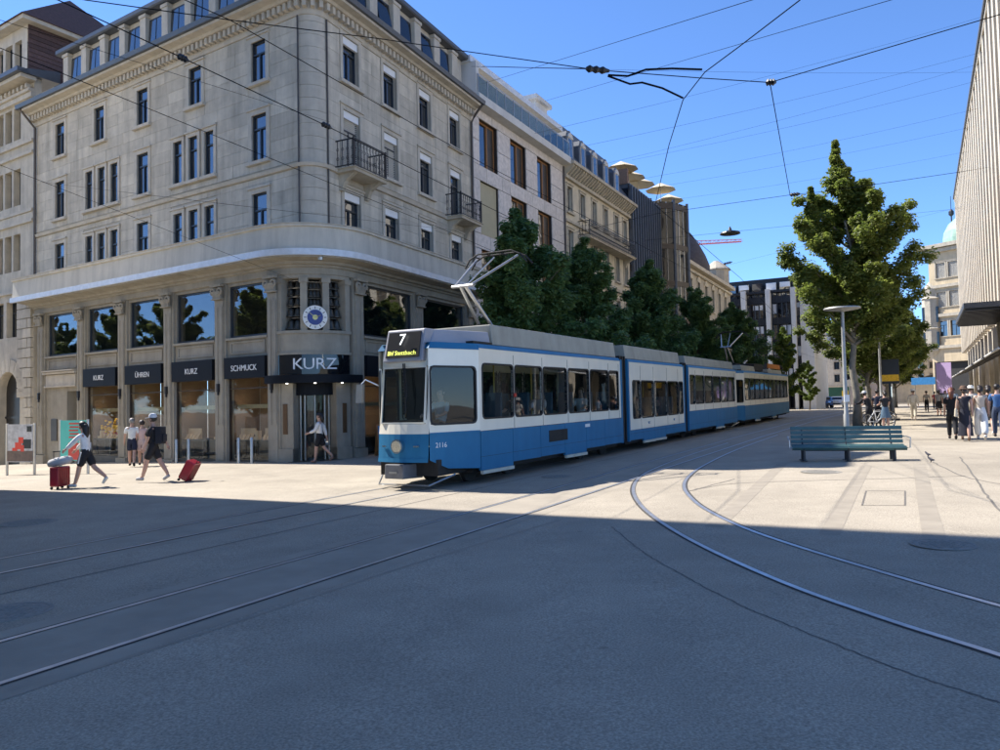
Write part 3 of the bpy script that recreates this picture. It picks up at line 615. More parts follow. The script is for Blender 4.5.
# sign, canopy, doors
m = MB(); arcband(m, -.3, .05, 2.93, 3.62, .05, .95, 16); sg = m.build('curved_sign', M['panedark'], KB, smooth=True)
for i, ch in enumerate('KURZ'):
    k = .50+(i-1.5)*.128; a_ = AL+(AR-AL)*k; u2 = Vector((-math.sin(a_), math.cos(a_), 0)); p0 = Vector(arcp(.06, RB_, k, 3.27)); n2 = Vector((math.cos(a_), math.sin(a_), 0))
    letters(ch, .56, M['letter'], lambda x, y, d: p0+u2*x*1.12+Vector((0, 0, y))+n2*(d+.01), sg, .01)
m = MB(); arcband(m, -.4, .42, 2.62, 2.90, -.04, 1.04, 18); cn = m.build('canopy', M['blacksat'], KB, smooth=True)
for k in (.2, .5, .8):
    m = MB(); m.lathe(arcp(.2, RB_, k, 2.595), [(.04, 0), (.04, .024)], 8); m.build('spotlight', emit_mat('spot_lit', (1, .95, .85), 3) if k == .2 else bpy.data.materials['spot_lit'], cn)
for k0, k1 in ((.02, .24), (.76, .98)):
    m = MB(); arcband(m, -.5, .0, -.45, 2.62, k0, k1, 5); arcband(m, -.4, .06, -.45, .35, k0, k1, 5); pr = m.build('door_pier', M['limegrey'], KB)
    m = MB(); arcband(m, .0, .025, .85, 1.9, k0+.085, k0+.145, 2); m.build('plaque', pm('plaque_bronze', (.14, .08, .04), .5, .2, metal=.4), pr)
m = MB(); arcband(m, -.6, -.25, 2.2, 2.62, .24, .76, 8); m.build('door_lintel', M['blacksat'], KB)
m = MB(); arcband(m, -2.3, -2.25, -.4, 2.6, .0, 1., 6); m.build('door_back_wall', M['shopwall'], KB)
dw = MB()
for k in (.27, .34, .5, .66, .73): dw.tube([arcp(-.45, RB_, k, -.12), arcp(-.45, RB_, k, 2.2)], .035, 6)
dd = dw.build('door', M['steel'], KB); m = MB(); arcband(m, -.50, -.48, -.1, 2.2, .25, .75, 8); m.build('pane', M['shop'], dd)
m = MB(); m.add([arcp(o, RB_, .22+.56*i/8, gz(*arcp(o, RB_, .22+.56*i/8)[:2])+.012) for o in (-.5, .35) for i in range(9)], [(i, i+1, 10+i, 9+i) for i in range(8)]); m.build('door_mat', M['black'], KB)
# street side balconies
def balcony(fr, s0, s1, z, o1, parent, h=1.0):
    m = MB(fr); m.box(s0, s1, .0, o1, z-.16, z); m.box(s0-.05, s1+.05, .0, o1+.05, z-.05, z-.02)
    for s in (s0+.25, s1-.25):
        m.prism([(.03, z-.75), (.16, z-.75), (.30, z-.42), (o1-.12, z-.16), (.03, z-.16)], 0, s-.09, s+.09)
    bl = m.build('balcony', M['creamdark'], parent)
    r_ = MB(fr); r_.box(s0, s1, o1-.06, o1-.02, z+h-.04, z+h); r_.box(s0, s1, o1-.055, o1-.025, z+.05, z+.08)
    for ss in (s0, s1-.04): r_.box(ss, ss+.04, .0, o1-.06, z+h-.04, z+h); r_.box(ss, ss+.04, 0, o1-.06, z+.05, z+.08); r_.box(ss-.005, ss+.045, o1-.065, o1-.015, z, z+h+.04)
    n = int((s1-s0)/.17)
    for i in range(n):
        x = s0+(i+.5)*(s1-s0)/n; r_.box(x-.01, x+.01, o1-.05, o1-.03, z+.08, z+h-.04); 
        r_.ring((x, o1-.04, z+h*.33), (1, 0, 0), (0, 0, 1), .062, .010, 8, 4); r_.ring((x+.04, o1-.04, z+h*.62), (1, 0, 0), (0, 0, 1), .05, .009, 8, 4); r_.ring((x-.03, o1-.04, z+h*.82), (1, 0, 0), (0, 0, 1), .045, .009, 8, 4)
    for ss in (s0+.02, s1-.02):
        k = int(o1/.17)
        for i in range(k): y = (i+.5)*o1/k; r_.box(ss-.01, ss+.01, y-.01, y+.01, z+.08, z+h-.04); r_.ring((ss, y, z+h*.33), (0, 1, 0), (0, 0, 1), .055, .010, 8, 4); r_.ring((ss, y, z+h*.66), (0, 1, 0), (0, 0, 1), .05, .009, 8, 4)
    r_.build('railing', M['iron'], bl); return bl
balcony(RF, -1.15, .85, 10.22, .85, KB); balcony(RF, 6.65, 8.65, 10.22, .85, KB)
# rain pipes
def pipe(pts, r, name, parent, mat=None): m = MB(); m.tube(pts, r, 8); return m.build(name, mat or M['pipe'], parent, smooth=True)
pipe([LF(SL-.05, .75, 16.05), LF(SL-.1, .5, 15.75), LF(SL-.15, .12, 15.3), LF(SL-.15, .12, 8.1)], .055, 'down_pipe', KB)
pipe([RF(QR-.1, .75, 16.05), RF(QR-.05, .3, 15.6), RF(QR-.05, .12, 15.3), RF(QR-.05, .12, 8.1)], .06, 'down_pipe', KB)
pipe([LF(SV+tU-.05, .06, 15.4), LF(SV+tU-.05, .06, 8.1)], .03, 'lightning_rod', KB); pipe([RF(QV+tU+.05, .06, 15.4), RF(QV+tU+.05, .06, 8.1)], .03, 'lightning_rod', KB)
m = MB(); q = arcp(.75, RB_, .55, 6.78); m.lathe(q, [(.02, .0), (.08, .02), (.09, .1), (.05, .16)], 10); m.build('camera_dome', M['steel'], KB)
m = MB(); pz = gz(-12, 34)
m.add([(*p, -1.2) for p in fp(-1.7, 1.0, SL, QR, 4)]+[(*p, 6.9) for p in fp(-1.7, 1.0, SL, QR, 4)], [(i, i+1, 9+i, 8+i) for i in range(0)]); 
# ------------------------------------------------------------------ left neighbour
NB = thing('stone_town_house', LF(21, -3, -.7), 'grey stone town house with arched doorway and rusticated pier left of the jewellery shop', 'building')
N0, N1 = 17.12, 31.0
nw = []
for zz in ((15.15, 16.75), (11.9, 13.7), (8.7, 10.5)):
    for c in (18.75, 19.62, 20.49, 22.4, 23.27, 24.14, 26.5, 27.4, 28.3): nw.append((c-.34, c+.34, *zz))
for c in (19.2, 20.6, 23, 25, 27.4): nw.append((c-.55, c+.55, 5.5, 7.25))
arch = (18.4, 20.5)
m = MB(LF); wallgrid(m, N0, N1, -1.2, 17.9, nw+[(arch[0], arch[1], -1.2, 3.85)], .05, .35)
m.quad((N0, .05, -1), (N0, -.3, -1), (N0, -.3, 18), (N0, .05, 18)); nwall = m.build('wall', M['lime'], NB)
for i, (a, b, c, d) in enumerate(nw): window(LF, a, b, c, d, NB, rec=.26, mull=0, trans=.3 if c < 10 else .0, fw=.05)
# arch over the doorway: filled spandrels above the springing and a ring of stones
m = MB(LF); n = 10; ac = (arch[0]+arch[1])/2; ar = (arch[1]-arch[0])/2
for i in range(n):
    a0, a1 = math.pi*i/n, math.pi*(i+1)/n
    m.quad((ac+ar*math.cos(a0), .045, 2.8+ar*math.sin(a0)), (ac+ar*math.cos(a1), .045, 2.8+ar*math.sin(a1)), (ac+ar*math.cos(a1), .045, 3.87), (ac+ar*math.cos(a0), .045, 3.87))
    m.quad((ac+ar*math.cos(a0), .045, 2.8+ar*math.sin(a0)), (ac+ar*math.cos(a1), .045, 2.8+ar*math.sin(a1)), (ac+ar*math.cos(a1), -.4, 2.8+ar*math.sin(a1)), (ac+ar*math.cos(a0), -.4, 2.8+ar*math.sin(a0)))
m.build('arch', M['lime'], NB)
for i in range(9):
    a0, a1 = math.pi*i/9+.012, math.pi*(i+1)/9-.012; r0, r1 = ar-.01, ar+.62
    q = [(ac+r*math.cos(a), o, 2.8+r*math.sin(a)) for o in (.03, .13) for r, a in ((r0, a0), (r1, a0), (r1, a1), (r0, a1))]
    MB(LF).hexa(q).build('arch_stone', M['lime'], NB)
m = MB(LF); m.box(arch[0], arch[1]+.3, -.36, -.30, -1.2, 3.9); m.box(arch[0], arch[1], -.3, -.24, 1.55, 1.66); m.build('door', M['black'], NB)
for k in range(18):                                            # rusticated pier
    z0 = -.75+k*.47
    if z0 > 6.9: break
    if k % 2: block('stone_block', LF, 17.16, 17.92, .05, .17, z0+.02, z0+.45, M['lime'], NB); 
    else: block('stone_block', LF, 17.16, 17.5, .05, .16, z0+.02, z0+.45, M['lime'], NB); block('stone_block', LF, 17.53, 17.92, .05, .17, z0+.02, z0+.45, M['lime'], NB)
    if z0 > 2.2 or k > 20:
        block('stone_block', LF, 17.95, 18.55, .05, .13, z0+.02, z0+.45, M['lime'], NB)
m = MB(LF)
for z in (7.6, 10.9, 11.4, 14.2, 14.75): m.box(N0, N1, .05, .17, z, z+.14)
m.box(N0, N1, .05, .10, 11.05, 11.39); m.box(N0, N1, .05, .3, 17.15, 17.3); m.box(N0, N1, .05, .2, 16.9, 17.14); m.box(N0-.2, N1, .05, .75, 17.62, 17.8); m.build('string_courses', M['limetrim'], NB)
m = MB(LF); m.box(N0-.3, N1, .4, .95, 17.81, 18.02); m.hexa([(N0-.3, -1, 17.82), (N1, -1, 17.82), (N1, .9, 17.82), (N0-.3, .9, 17.82), (N0-.3, -1, 18.4), (N1, -1, 18.4), (N1, .5, 18.05), (N0-.3, .5, 18.05)]); m.build('gutter', M['slate'], NB)
for i in range(34):
    block('dentil', LF, N0+.1+i*.4, N0+.27+i*.4, .18, .36, 17.3, 17.5, M['limetrim'], NB)
# gabled dormer storey with tiled cheeks and hipped roof
m = MB(LF); wallgrid(m, 18.1, 25, 18.2, 20.8, [(c-.35, c+.35, 18.7, 20.2) for c in (19.0, 19.95, 20.9)], -.1, .3); m.build('dormer_wall', M['limetrim'], NB)
for c in (19.0, 19.95, 20.9): window(LF, c-.35, c+.35, 18.7, 20.2, NB, rec=.36, mull=0, trans=0)
k = 0
for r_ in range(12):                                           # tile courses of the cheek
    z0 = 18.1+r_*.225
    b_ = MB(LF); b_.hexa([(18.08, -.12-3.6+.2*r_*0, z0), (18.08, -.12, z0), (18.02, -.12, z0), (18.02, -3.7, z0), (18.08, -3.7, z0+.26), (18.08, -.12, z0+.26), (18.06, -.12, z0+.26), (18.06, -3.7, z0+.26)]); b_.build('tile_course', M['tile'], NB)
m = MB(LF); m.hexa([(17.6, .35, 20.8), (26, .35, 20.8), (26, -6, 20.8), (17.6, -6, 20.8), (17.6, .35, 21.0), (26, .35, 21.0), (26, -6, 21.0), (17.6, -6, 21.0)]); m.build('eaves', M['limetrim'], NB)
m = MB(LF); m.add([(17.5, .45, 21.0), (26, .45, 21.0), (26, -7, 21.0), (17.5, -7, 21.0), (19.4, -2.8, 23.6), (24, -2.8, 23.6)], [(0, 1, 5, 4), (1, 2, 5), (2, 3, 4, 5), (3, 0, 4), (0, 3, 2, 1)]); m.build('roof', M['tile'], NB)
# ------------------------------------------------------------------ street row: travertine house
F2 = Fr((-1.196, 35.683), 28.3)
TB = thing('travertine_office_building', F2(5.5, -4, 0), 'pale travertine office building with timber windows and a glazed roof terrace', 'building')
tw = []
for zz in ((13.5, 15.85), (10.1, 12.75), (6.7, 9.35)):
    for c in (1.8, 5.1, 8.42): tw.append((c-.92, c+.92, *zz))
m = MB(F2); wallgrid(m, .05, 11.2, -.5, 16.3, tw+[(.6, 10.8, .2, 5.2)], -.02, .45); twall = m.build('wall', M['bronze'], TB)
[ashlar(F2, .08, 11.18, za, zb, [(a-.02, b+.02, c, d) for a, b, c, d in tw], M['traver'], twall, zb-za, 1.75, -.02, .03, int(za*7), .03) for za, zb in ((5.4, 6.7), (6.7, 8.0), (8.0, 9.35), (9.35, 10.1), (10.1, 11.4), (11.4, 12.75), (12.75, 13.5), (13.5, 14.7), (14.7, 15.85), (15.85, 16.28))]
for i, (a, b, c, d) in enumerate(tw):
    w = window(F2, a, b, c, d, TB, rec=.22, fm=M['wood'], mull=0, trans=0, fw=.09); x = a+(b-a)*.55
    q = MB(F2); q.box(x, x+.08, -.27, -.16, c+.09, d-.09); q.build('mullion', M['wood'], w); q = MB(F2); q.box(x+.08, b-.09, -.26, -.20, c+.09, d-.09); q.build('shutter_panel', M['bronze'], w)
    q = MB(F2); q.box(a, b, -.3, .02, c-.05, c); q.build('sill', M['wood'], w)
    if i == 3: q = MB(F2); q.box(a+.02, b-.02, -.14, -.10, c+.02, d-.02); q.build('roller_blind', pm('beige_blind', (.42, .37, .24), .7, .06), w)
m = MB(F2); m.box(.6, 10.8, -.5, -.45, .2, 5.2); [m.box(x-.06, x+.06, -.45, -.38, .2, 5.2) for x in (3.2, 5.7, 8.2)]; m.build('shop_front', M['panedark'], TB)
m = MB(F2); m.box(.02, 11.3, -.3, .55, 16.32, 16.72); m.build('terrace_slab', M['concwhite'], TB)
m = MB(F2); m.box(.3, 11.0, -2.4, -2.3, 16.7, 18.3); pw = m.build('penthouse_wall', M['panedark'], TB); 
m = MB(F2); m.box(-.1, 11.0, -8, .15, 18.3, 18.62); m.build('roof_slab', M['zinc'], TB)
m = MB(F2); m.box(.05, 11.25, .44, .48, 17.62, 17.67); [m.box(x-.02, x+.02, .44, .48, 16.72, 17.62) for x in [.08+i*.93 for i in range(13)]]; rl = m.build('railing', M['steel'], TB)
for i in range(12):
    q = MB(F2); q.box(.12+i*.93, .97+i*.93, .455, .465, 16.8, 17.58); q.build('pane', M['tramglass'], rl)
for i in range(4): q = MB(F2); q.hexa([(1.2+i*1.9, -2.5, 18.65), (2.7+i*1.9, -2.5, 18.65), (2.7+i*1.9, -1.2, 18.65), (1.2+i*1.9, -1.2, 18.65), (1.2+i*1.9, -2.5, 19.45), (2.7+i*1.9, -2.5, 19.45), (2.7+i*1.9, -1.25, 18.7), (1.2+i*1.9, -1.25, 18.7)]); q.build('roof_panel', M['slate'], TB)
m = MB(F2); m.box(8.6, 10.2, -1.9, -.5, 18.62, 19.6); m.box(8.3, 10.5, -2.1, -.3, 19.6, 19.85); m.build('vent_housing', M['concwhite'], TB)
m = MB(F2); m.box(.0, .28, -2.4, .4, 16.72, 18.3); m.build('party_wall', M['concwhite'], TB)
pipe([F2(11.15, .1, 16.2), F2(11.15, .1, 1)], .06, 'down_pipe', TB)
# ------------------------------------------------------------------ street row: classical house
CB = thing('classical_stone_house', F2(17.5, -4, 0), 'cream classical house with long iron balcony, bracketed cornice and slate dormers', 'building')
cols = (12.15, 14.25, 16.35, 18.55, 20.75, 22.6)
cw = [(c-.38, c+.38, *zz) for zz in ((13.6, 15.2), (10.4, 12.45), (7.2, 9.0)) for c in cols]
m = MB(F2); wallgrid(m, 11.3, 23.6, -.5, 16.1, cw+[(11.8, 23.1, .3, 5.6)], 0, .3); cwall = m.build('wall', M['cream'], CB)
for a, b, c, d in cw: window(F2, a, b, c, d, CB, rec=.22, surround=M['creamdark'], sw=.13, mull=1, fw=.05)
m = MB(F2); m.box(11.8, 23.1, -.35, -.3, .3, 5.6); [m.box(x-.2, x+.2, -.3, .05, .3, 5.6) for x in (14.8, 17.6, 20.4)]; m.build('shop_front', M['panedark'], CB)
m = MB(F2); m.box(11.3, 23.6, 0, .15, 12.9, 13.05); m.box(11.3, 23.6, 0, .2, 9.6, 9.8); m.box(11.3, 23.6, 0, .3, 5.9, 6.2); m.box(11.25, 23.65, 0, .2, 15.6, 15.8); m.box(11.25, 23.65, 0, .75, 16.35, 16.55); m.build('cornice', M['creamdark'], CB)
for i in range(30):
    q = MB(F2); s = 11.4+i*.41; q.prism([(.0, 15.8), (.12, 15.8), (.65, 16.25), (.65, 16.35), (0, 16.35)], 0, s, s+.17); q.build('bracket', M['creamdark'], CB)
m = MB(F2); m.hexa([(11.3, -5, 16.55), (23.6, -5, 16.55), (23.6, .5, 16.55), (11.3, .5, 16.55), (11.3, -5, 19.0), (23.6, -5, 19.0), (23.6, -1.2, 19.0), (11.3, -1.2, 19.0)]); m.build('mansard_roof', M['slate'], CB)
for c in cols[:5]:
    m = MB(F2); m.prism([(c-.62, 16.6), (c+.62, 16.6), (c+.62, 18.25), (c+.45, 18.6), (c, 18.75), (c-.45, 18.6), (c-.62, 18.25)], 1, -1.6, .12); d_ = m.build('dormer', M['slate'], CB)
    m = MB(F2); m.box(c-.36, c+.36, .12, .15, 16.85, 18.25); m.prism([(c-.44, 18.25), (c+.44, 18.25), (c+.3, 18.5), (c, 18.6), (c-.3, 18.5)], 1, .12, .2); m.build('dormer_frame', M['concwhite'], d_); m = MB(F2); m.box(c-.28, c+.28, .15, .165, 16.92, 18.2); m.build('pane', M['pane'], d_)
m = MB(F2); m.box(14.6, 23.5, -9, -1.6, 18.9, 20.3); m.build('roof_pavilion', M['slate'], CB)
m = MB(F2); m.box(11.25, 14.2, -6, -1.5, 18.95, 19.6); m.build('chimney_stack', M['creamdark'], CB)
balcony(F2, 13.4, 22.5, 12.35, .85, CB, .95); balcony(F2, 11.6, 12.7, 9.9, .6, CB, .9)
# ------------------------------------------------------------------ street row: dark glass store
DB = thing('dark_glass_store', F2(31, -4, 0), 'dark bronze glass department store with close vertical fins and a bulging corner bay', 'building')
m = MB(F2); m.box(23.65, 31.5, -8, 0, -.3, 18.0); m.build('glass_wall', M['panedark'], DB)
for i in range(13): block('fin', F2, 23.75+i*.62, 23.87+i*.62, .0, .32, 4.5, 18.2, M['slate'], DB)
for z in (5.2, 8.4, 11.6, 14.8, 17.8): block('spandrel', F2, 23.66, 31.5, .0, .10, z, z+.5, M['bronze'], DB)
m = MB(); n = 12; rr = 4.2; pc = F2(35.2, -2.6, 0)
pts = [(pc[0]+rr*math.cos(2*math.pi*k/n), pc[1]+rr*math.sin(2*math.pi*k/n)) for k in range(n)]
m.prism(pts, 2, -.3, 18.9); m.build('corner_bay', M['panedark'], DB)
for k in range(n):
    m = MB(); m.tube([(pts[k][0], pts[k][1], .5), (pts[k][0], pts[k][1], 19.1)], .14, 5); m.build('fin', M['slate'], DB)
    q0, q1 = Vector(pts[k]), Vector(pts[(k+1) % n])
    for t in (.33, .67): v = q0.lerp(q1, t); m = MB(); m.tube([(v.x, v.y, 4), (v.x, v.y, 18.9)], .05, 4); m.build('mullion', M['steel'], DB)
for z in (5.2, 8.4, 11.6, 14.8, 18.3):
    m = MB(); m.prism([(pc[0]+(rr+.06)*math.cos(2*math.pi*k/n), pc[1]+(rr+.06)*math.sin(2*math.pi*k/n)) for k in range(n)], 2, z, z+.45); m.build('spandrel', M['bronze'], DB)
m = MB(F2); m.box(23.7, 31.6, -8, .15, 18.02, 18.35); m.build('roof_edge', M['slate'], DB)
m = MB(F2); m.box(23.62, 23.9, -9, .0, 18.35, 19.5); m.build('stair_wall', pm('brick_brown', (.25, .16, .11), .85, .2, 8), DB)
def parasol(p, r, h, label):
    t = thing('roof_parasol', p, label, 'parasol', 'parasols on the roof terrace')
    m = MB(); m.lathe((0, 0, 0), [(.03, 0), (.03, h)], 6); m.lathe((0, 0, 0), [(.3, 0), (.3, .08)], 8); m.build('pole', M['steel'], t, local=True)
    m = MB(); n = 8
    vs = [(0, 0, h+.05)]+[((r if k % 2 == 0 else r*.93)*math.cos(math.pi*k/n), (r if k % 2 == 0 else r*.93)*math.sin(math.pi*k/n), h-.62) for k in range(2*n)]+[(0, 0, h+.0)]
    m.add(vs, [(0, 1+k, 1+(k+1) % (2*n)) for k in range(2*n)]+[(2*n+1, 1+(k+1) % (2*n), 1+k) for k in range(2*n)]); m.build('canopy', M['canvas'], t, local=True)
for s, o, h, l in ((24.9, -.9, 2.15, 'sand parasol on the dark store roof beside the brown stair wall'), (27.0, -1.0, 2.0, 'sand parasol second from the brown stair wall on the store roof'), (29.3, -.9, 2.0, 'sand parasol on the flat roof just before the bulging glass bay'), (34.0, -.4, 2.1, 'taller sand parasol on the roof of the bulging glass bay'), (36.2, -.3, 1.6, 'lower sand parasol at the far edge of the bulging glass bay roof'), (25.6, -3.2, 2.0, 'sand parasol half hidden behind those nearest the brown stair wall')):
    parasol(F2(s, o, 18.35 if s < 32 else 18.9), 1.35, h, l)
# ------------------------------------------------------------------ street row: domed stone house
OB = thing('domed_stone_house', F2(50, -4, 0), 'weathered stone house with arched windows and a pointed slate dome', 'building')
ow = [(c-.55, c+.55, *zz) for zz in ((11.2, 13.6), (7.2, 9.6)) for c in (42, 45.2, 48.4, 51.6, 54.8, 58)]
m = MB(F2); wallgrid(m, 39.6, 61, -.3, 14.7, ow+[(40.5, 60, .5, 5)], 0, .35); m.build('wall', M['creamdark'], OB)
for a, b, c, d in ow:
    w = window(F2, a, b, c, d, OB, rec=.3, surround=M['cream'], sw=.2, mull=1)
    m = MB(F2); m.prism([((a+b)/2+.75*math.cos(math.pi*k/8), d+.02+.6*math.sin(math.pi*k/8)) for k in range(9)], 1, .02, .12); m.build('arch_hood', M['cream'], w)
m = MB(F2); m.box(40.5, 60, -.4, -.36, .5, 5); m.build('shop_front', M['panedark'], OB)
m = MB(F2); m.box(39.5, 61.1, 0, .6, 14.7, 15.05); m.box(39.6, 61, 0, .25, 14.2, 14.45); m.box(39.6, 61, 0, .25, 6.1, 6.35); m.build('cornice', M['cream'], OB)
m = MB(F2); m.hexa([(39.6, -7, 15.05), (61, -7, 15.05), (61, .2, 15.05), (39.6, .2, 15.05), (39.6, -7, 16.6), (61, -7, 16.6), (61, -1.4, 16.6), (39.6, -1.4, 16.6)]); m.build('mansard_roof', M['slate'], OB)
dp = F2(48.2, -2.4, 15.0); m = MB(); m.lathe(dp, [(2.9, 0), (2.9, .8), (2.5, 1.9), (1.9, 3.1), (1.2, 4.2), (.55, 5.0), (.2, 5.5), (.1, 5.6), (.06, 6.4)], 16); m.build('dome', pm('dome_slate', (.085, .07, .065), .7, .3, 4, .3, 12), OB, smooth=True)
m = MB(); m.lathe(F2(59.5, -1.2, 15.0), [(1.5, 0), (1.5, 2.0), (1.7, 2.05), (1.6, 2.2), (.3, 3.2)], 10); m.build('corner_turret', M['creamdark'], OB)
# ------------------------------------------------------------------ far end, left: dark framed block with white piers
WB = thing('white_piered_office', SP(100, -17), 'dark glass office block with tall tapering white piers closing the street', 'building')
class FE:                                                       # frame facing the camera across the street
    def __init__(f, s): f.s = s; f.rz = math.atan2(SN.y, SN.x)
    def __call__(f, a, o, z): q = SD*(f.s-o)+SN*a; return (q.x, q.y, z)
fe = FE(100)
m = MB(fe); m.box(-22.5, -12.2, -14, -.3, 0, 15.4); m.build('wall', M['panedark'], WB)
m = MB(fe); m.box(-22.5, -13.5, -13, -1, 15.4, 17.2); m.build('plant_room', M['black'], WB); m = MB(fe); m.box(-22.6, -13.0, -1.2, .4, 15.2, 15.5); m.build('roof_edge', M['black'], WB)
for k in range(5): block('floor_band', fe, -22.5, -12.2, -.3, -.05, 2.9+k*2.75, 3.75+k*2.75, M['black'], WB)
for k in range(19): block('mullion', fe, -22.3+k*.55, -22.2+k*.55, -.3, -.02, .5, 15.2, M['black'], WB)
for k in range(5):
    for j in range(6):
        c = -22.0+j*1.68; m = MB(fe); m.box(c, c+1.3, -.34, -.26, 3.8+k*2.75, 5.55+k*2.75); w = m.build('window', M['pane'], WB); (k*7+j*3) % 5 < 3 and block('blind', fe, c+.05, c+1.25, -.262, -.235, 4.3+k*2.75+.3*((k+j) % 3), 5.5+k*2.75, M['blindbox'], w)
for c in (-19.6, -16.6, -13.6): m = MB(fe); m.hexa([(c-.18, -.2, 0), (c+.18, -.2, 0), (c+.18, .5, 0), (c-.18, .5, 0), (c-.3, -.2, 15.6), (c+.3, -.2, 15.6), (c+.3, .9, 15.6), (c-.3, .9, 15.6)]); m.build('pier', M['concwhite'], WB)
m = MB(fe); m.box(-12.9, -11.4, -14, .3, 0, 15.2); m.build('end_wall', M['concwhite'], WB)
for k in range(4):
    m = MB(fe); m.lathe((-10.9, -2.0, 13.2-k*1.9), [(.1, .0), (.9, .03), (.9, .1), (.1, .12)], 12); m.build('balcony_disc', M['concwhite'], WB)
# ------------------------------------------------------------------ far houses along and across the street
def far_house(name, fr, a0, a1, z1, mat, roof, label, cols, floors, ridge=3., dep=12, base=0):
    t = thing(name, fr((a0+a1)/2, -dep/2, base), label, 'building')
    fh = (z1-4.2)/floors; hs = []
    for f in range(floors):
        for c in range(cols):
            x = a0+(a1-a0)*(c+.5)/cols; hs.append((x-.5, x+.5, 4.4+f*fh+.5, 4.4+f*fh+fh*.78))
    m = MB(fr); wallgrid(m, a0, a1, base, z1, hs, 0, .3); m.quad((a0, 0, base), (a0, -dep, base), (a0, -dep, z1), (a0, 0, z1)); m.quad((a1, 0, base), (a1, -dep, base), (a1, -dep, z1), (a1, 0, z1)); m.build('wall', mat, t)
    for h in hs: window(fr, *h, t, rec=.22, mull=1, trans=0, fw=.07, surround=M['creamdark'], sw=.12)
    m = MB(fr); m.box(a0-.2, a1+.2, -.2, .5, z1, z1+.35); m.box(a0, a1, 0, .2, 4.0, 4.3); m.build('cornice', M['creamdark'], t)
    m = MB(fr); m.hexa([(a0, -dep, z1+.35), (a1, -dep, z1+.35), (a1, .3, z1+.35), (a0, .3, z1+.35), (a0+.8, -dep+2, z1+ridge), (a1-.8, -dep+2, z1+ridge), (a1-.8, -2.4, z1+ridge), (a0+.8, -2.4, z1+ridge)]); m.build('roof', roof, t)
    return t
M['pinkstone'] = pm('pinkish_render', (.48, .38, .31), .85, .1, 1, stain=.15); M['redtile'] = pm('orange_tiles', (.34, .13, .075), .8, .25, 6)
far_house('far_house', FE(150), -12.5, -5.5, 14.5, M['pinkstone'], M['redtile'], 'pinkish house with orange tiled roof far up the street', 3, 4)
far_house('far_house', FE(172), -5.2, 3.0, 13.2, M['cream'], M['slate'], 'cream house with grey roof at the very end of the street', 4, 4)
far_house('far_house', FE(168), -23, -13.5, 12, M['cream'], M['slate'], 'small cream house behind the white piered office', 3, 3)
t = thing('tower_crane', (60, 262, 0), 'distant reddish tower crane jib above the roofs beyond the domed house', 'crane')
M['cranered'] = pm('crane_red', (.42, .10, .07), .6, .1)
m = MB(); [m.tube([(x, y, 0), (x, y, 60)], .12, 4) for x in (-.8, .8) for y in (-.8, .8)]; [m.tube([(-.8, -.8 if k % 2 else .8, k*2.), (.8, .8 if k % 2 else -.8, k*2.+2)], .08, 4) for k in range(29)]; m.build('mast', M['cranered'], t, local=True)
m = MB(); [m.tube([(-2, y, z), (26, y, z+1.2)], .13, 4) for y, z in ((-.7, 56), (.7, 56))]; m.tube([(-2, 0, 57.6), (26, 0, 58)], .13, 4); [m.tube([(k*1.5, -.7 if k % 2 else .7, 56+k*.06), (k*1.5+1.5, 0, 57.7+k*.02), (k*1.5+1.5, .7 if k % 2 else -.7, 56.06+k*.06)], .08, 4) for k in range(17)]; m.build('jib', M['cranered'], t, local=True)
m = MB(); m.tube([(0, 0, 57), (-9, 0, 57)], .4, 4); m.box(-9, -6.5, -.9, .9, 54.5, 57); m.build('counter_jib', M['cranered'], t, local=True)
class FLeft:                                                   # right hand row: facade faces the street
    rz = math.atan2(SD.y, SD.x)
    def __init__(f, n): f.n = n
    def __call__(f, s, o, z): q = SD*s+SN*(f.n-o); return (q.x, q.y, z)
# ------------------------------------------------------------------ right side: ribbed store
KR = FLeft(5.35)
SB = thing('ribbed_department_store', KR(75, -6, 0), 'tall sunlit department store with closely set concrete ribs and dark awnings', 'building')
m = MB(KR); m.box(34, 119, -22, -.35, 7.5, 28.4); m.build('wall', M['creamdark'], SB)
for i in range(31): block('rib', KR, 34.2+i*2.78, 35.3+i*2.78, -.35, .5, 7.3, 28.2, M['rib'], SB)
for z in (7.2, 13.8, 20.5): block('band', KR, 34, 119, -.34, -.05, z, z+.5, M['rib'], SB)
m = MB(KR); m.box(33.8, 119.3, -22, .7, 28.4, 28.75); m.build('roof_edge', M['slate'], SB); m = MB(KR); m.box(33.9, 119.2, -.3, .55, 28.05, 28.38); m.build('cornice', M['rib'], SB)
for i in range(17):
    c = 36+i*4.7; block('column', KR, c-.35, c+.35, -.7, .15, -.2, 7.2, M['rib'], SB)
m = MB(KR); m.box(34, 119, -3, -2.9, 0, 7.2); m.build('shop_front', M['panedark'], SB)
for i in range(17):
    c = 33.9+i*4.7; 
    if c < 34.5: continue
    m = MB(KR); m.box(c+.3-2.2, c+2.2, -.5, -.42, 4.6, 7.15); m.box(c-2.0, c+2.3, -.48, -.40, 5.8, 5.9); m.build('mezzanine_window', M['pane'], SB)
for i in range(7):
    c = 40+i*10.5
    m = MB(KR); m.hexa([(c, .15, 4.6), (c+8.6, .15, 4.6), (c+8.6, 2.3, 3.75), (c, 2.3, 3.75), (c, .15, 4.66), (c+8.6, .15, 4.66), (c+8.6, 2.3, 3.81), (c, 2.3, 3.81)]); a_ = m.build('awning', pm('awning_dark', (.035, .032, .03), .8, .1) if i == 0 else bpy.data.materials['awning_dark'], SB)
    m = MB(KR); m.tube([(c, 2.3, 3.76), (c+8.6, 2.3, 3.76)], .05, 6); m.build('awning_bar', M['white'], a_)
m = MB(KR); m.box(57, 70, .0, 2.8, 7.3, 7.65); m.build('canopy', M['slate'], SB)
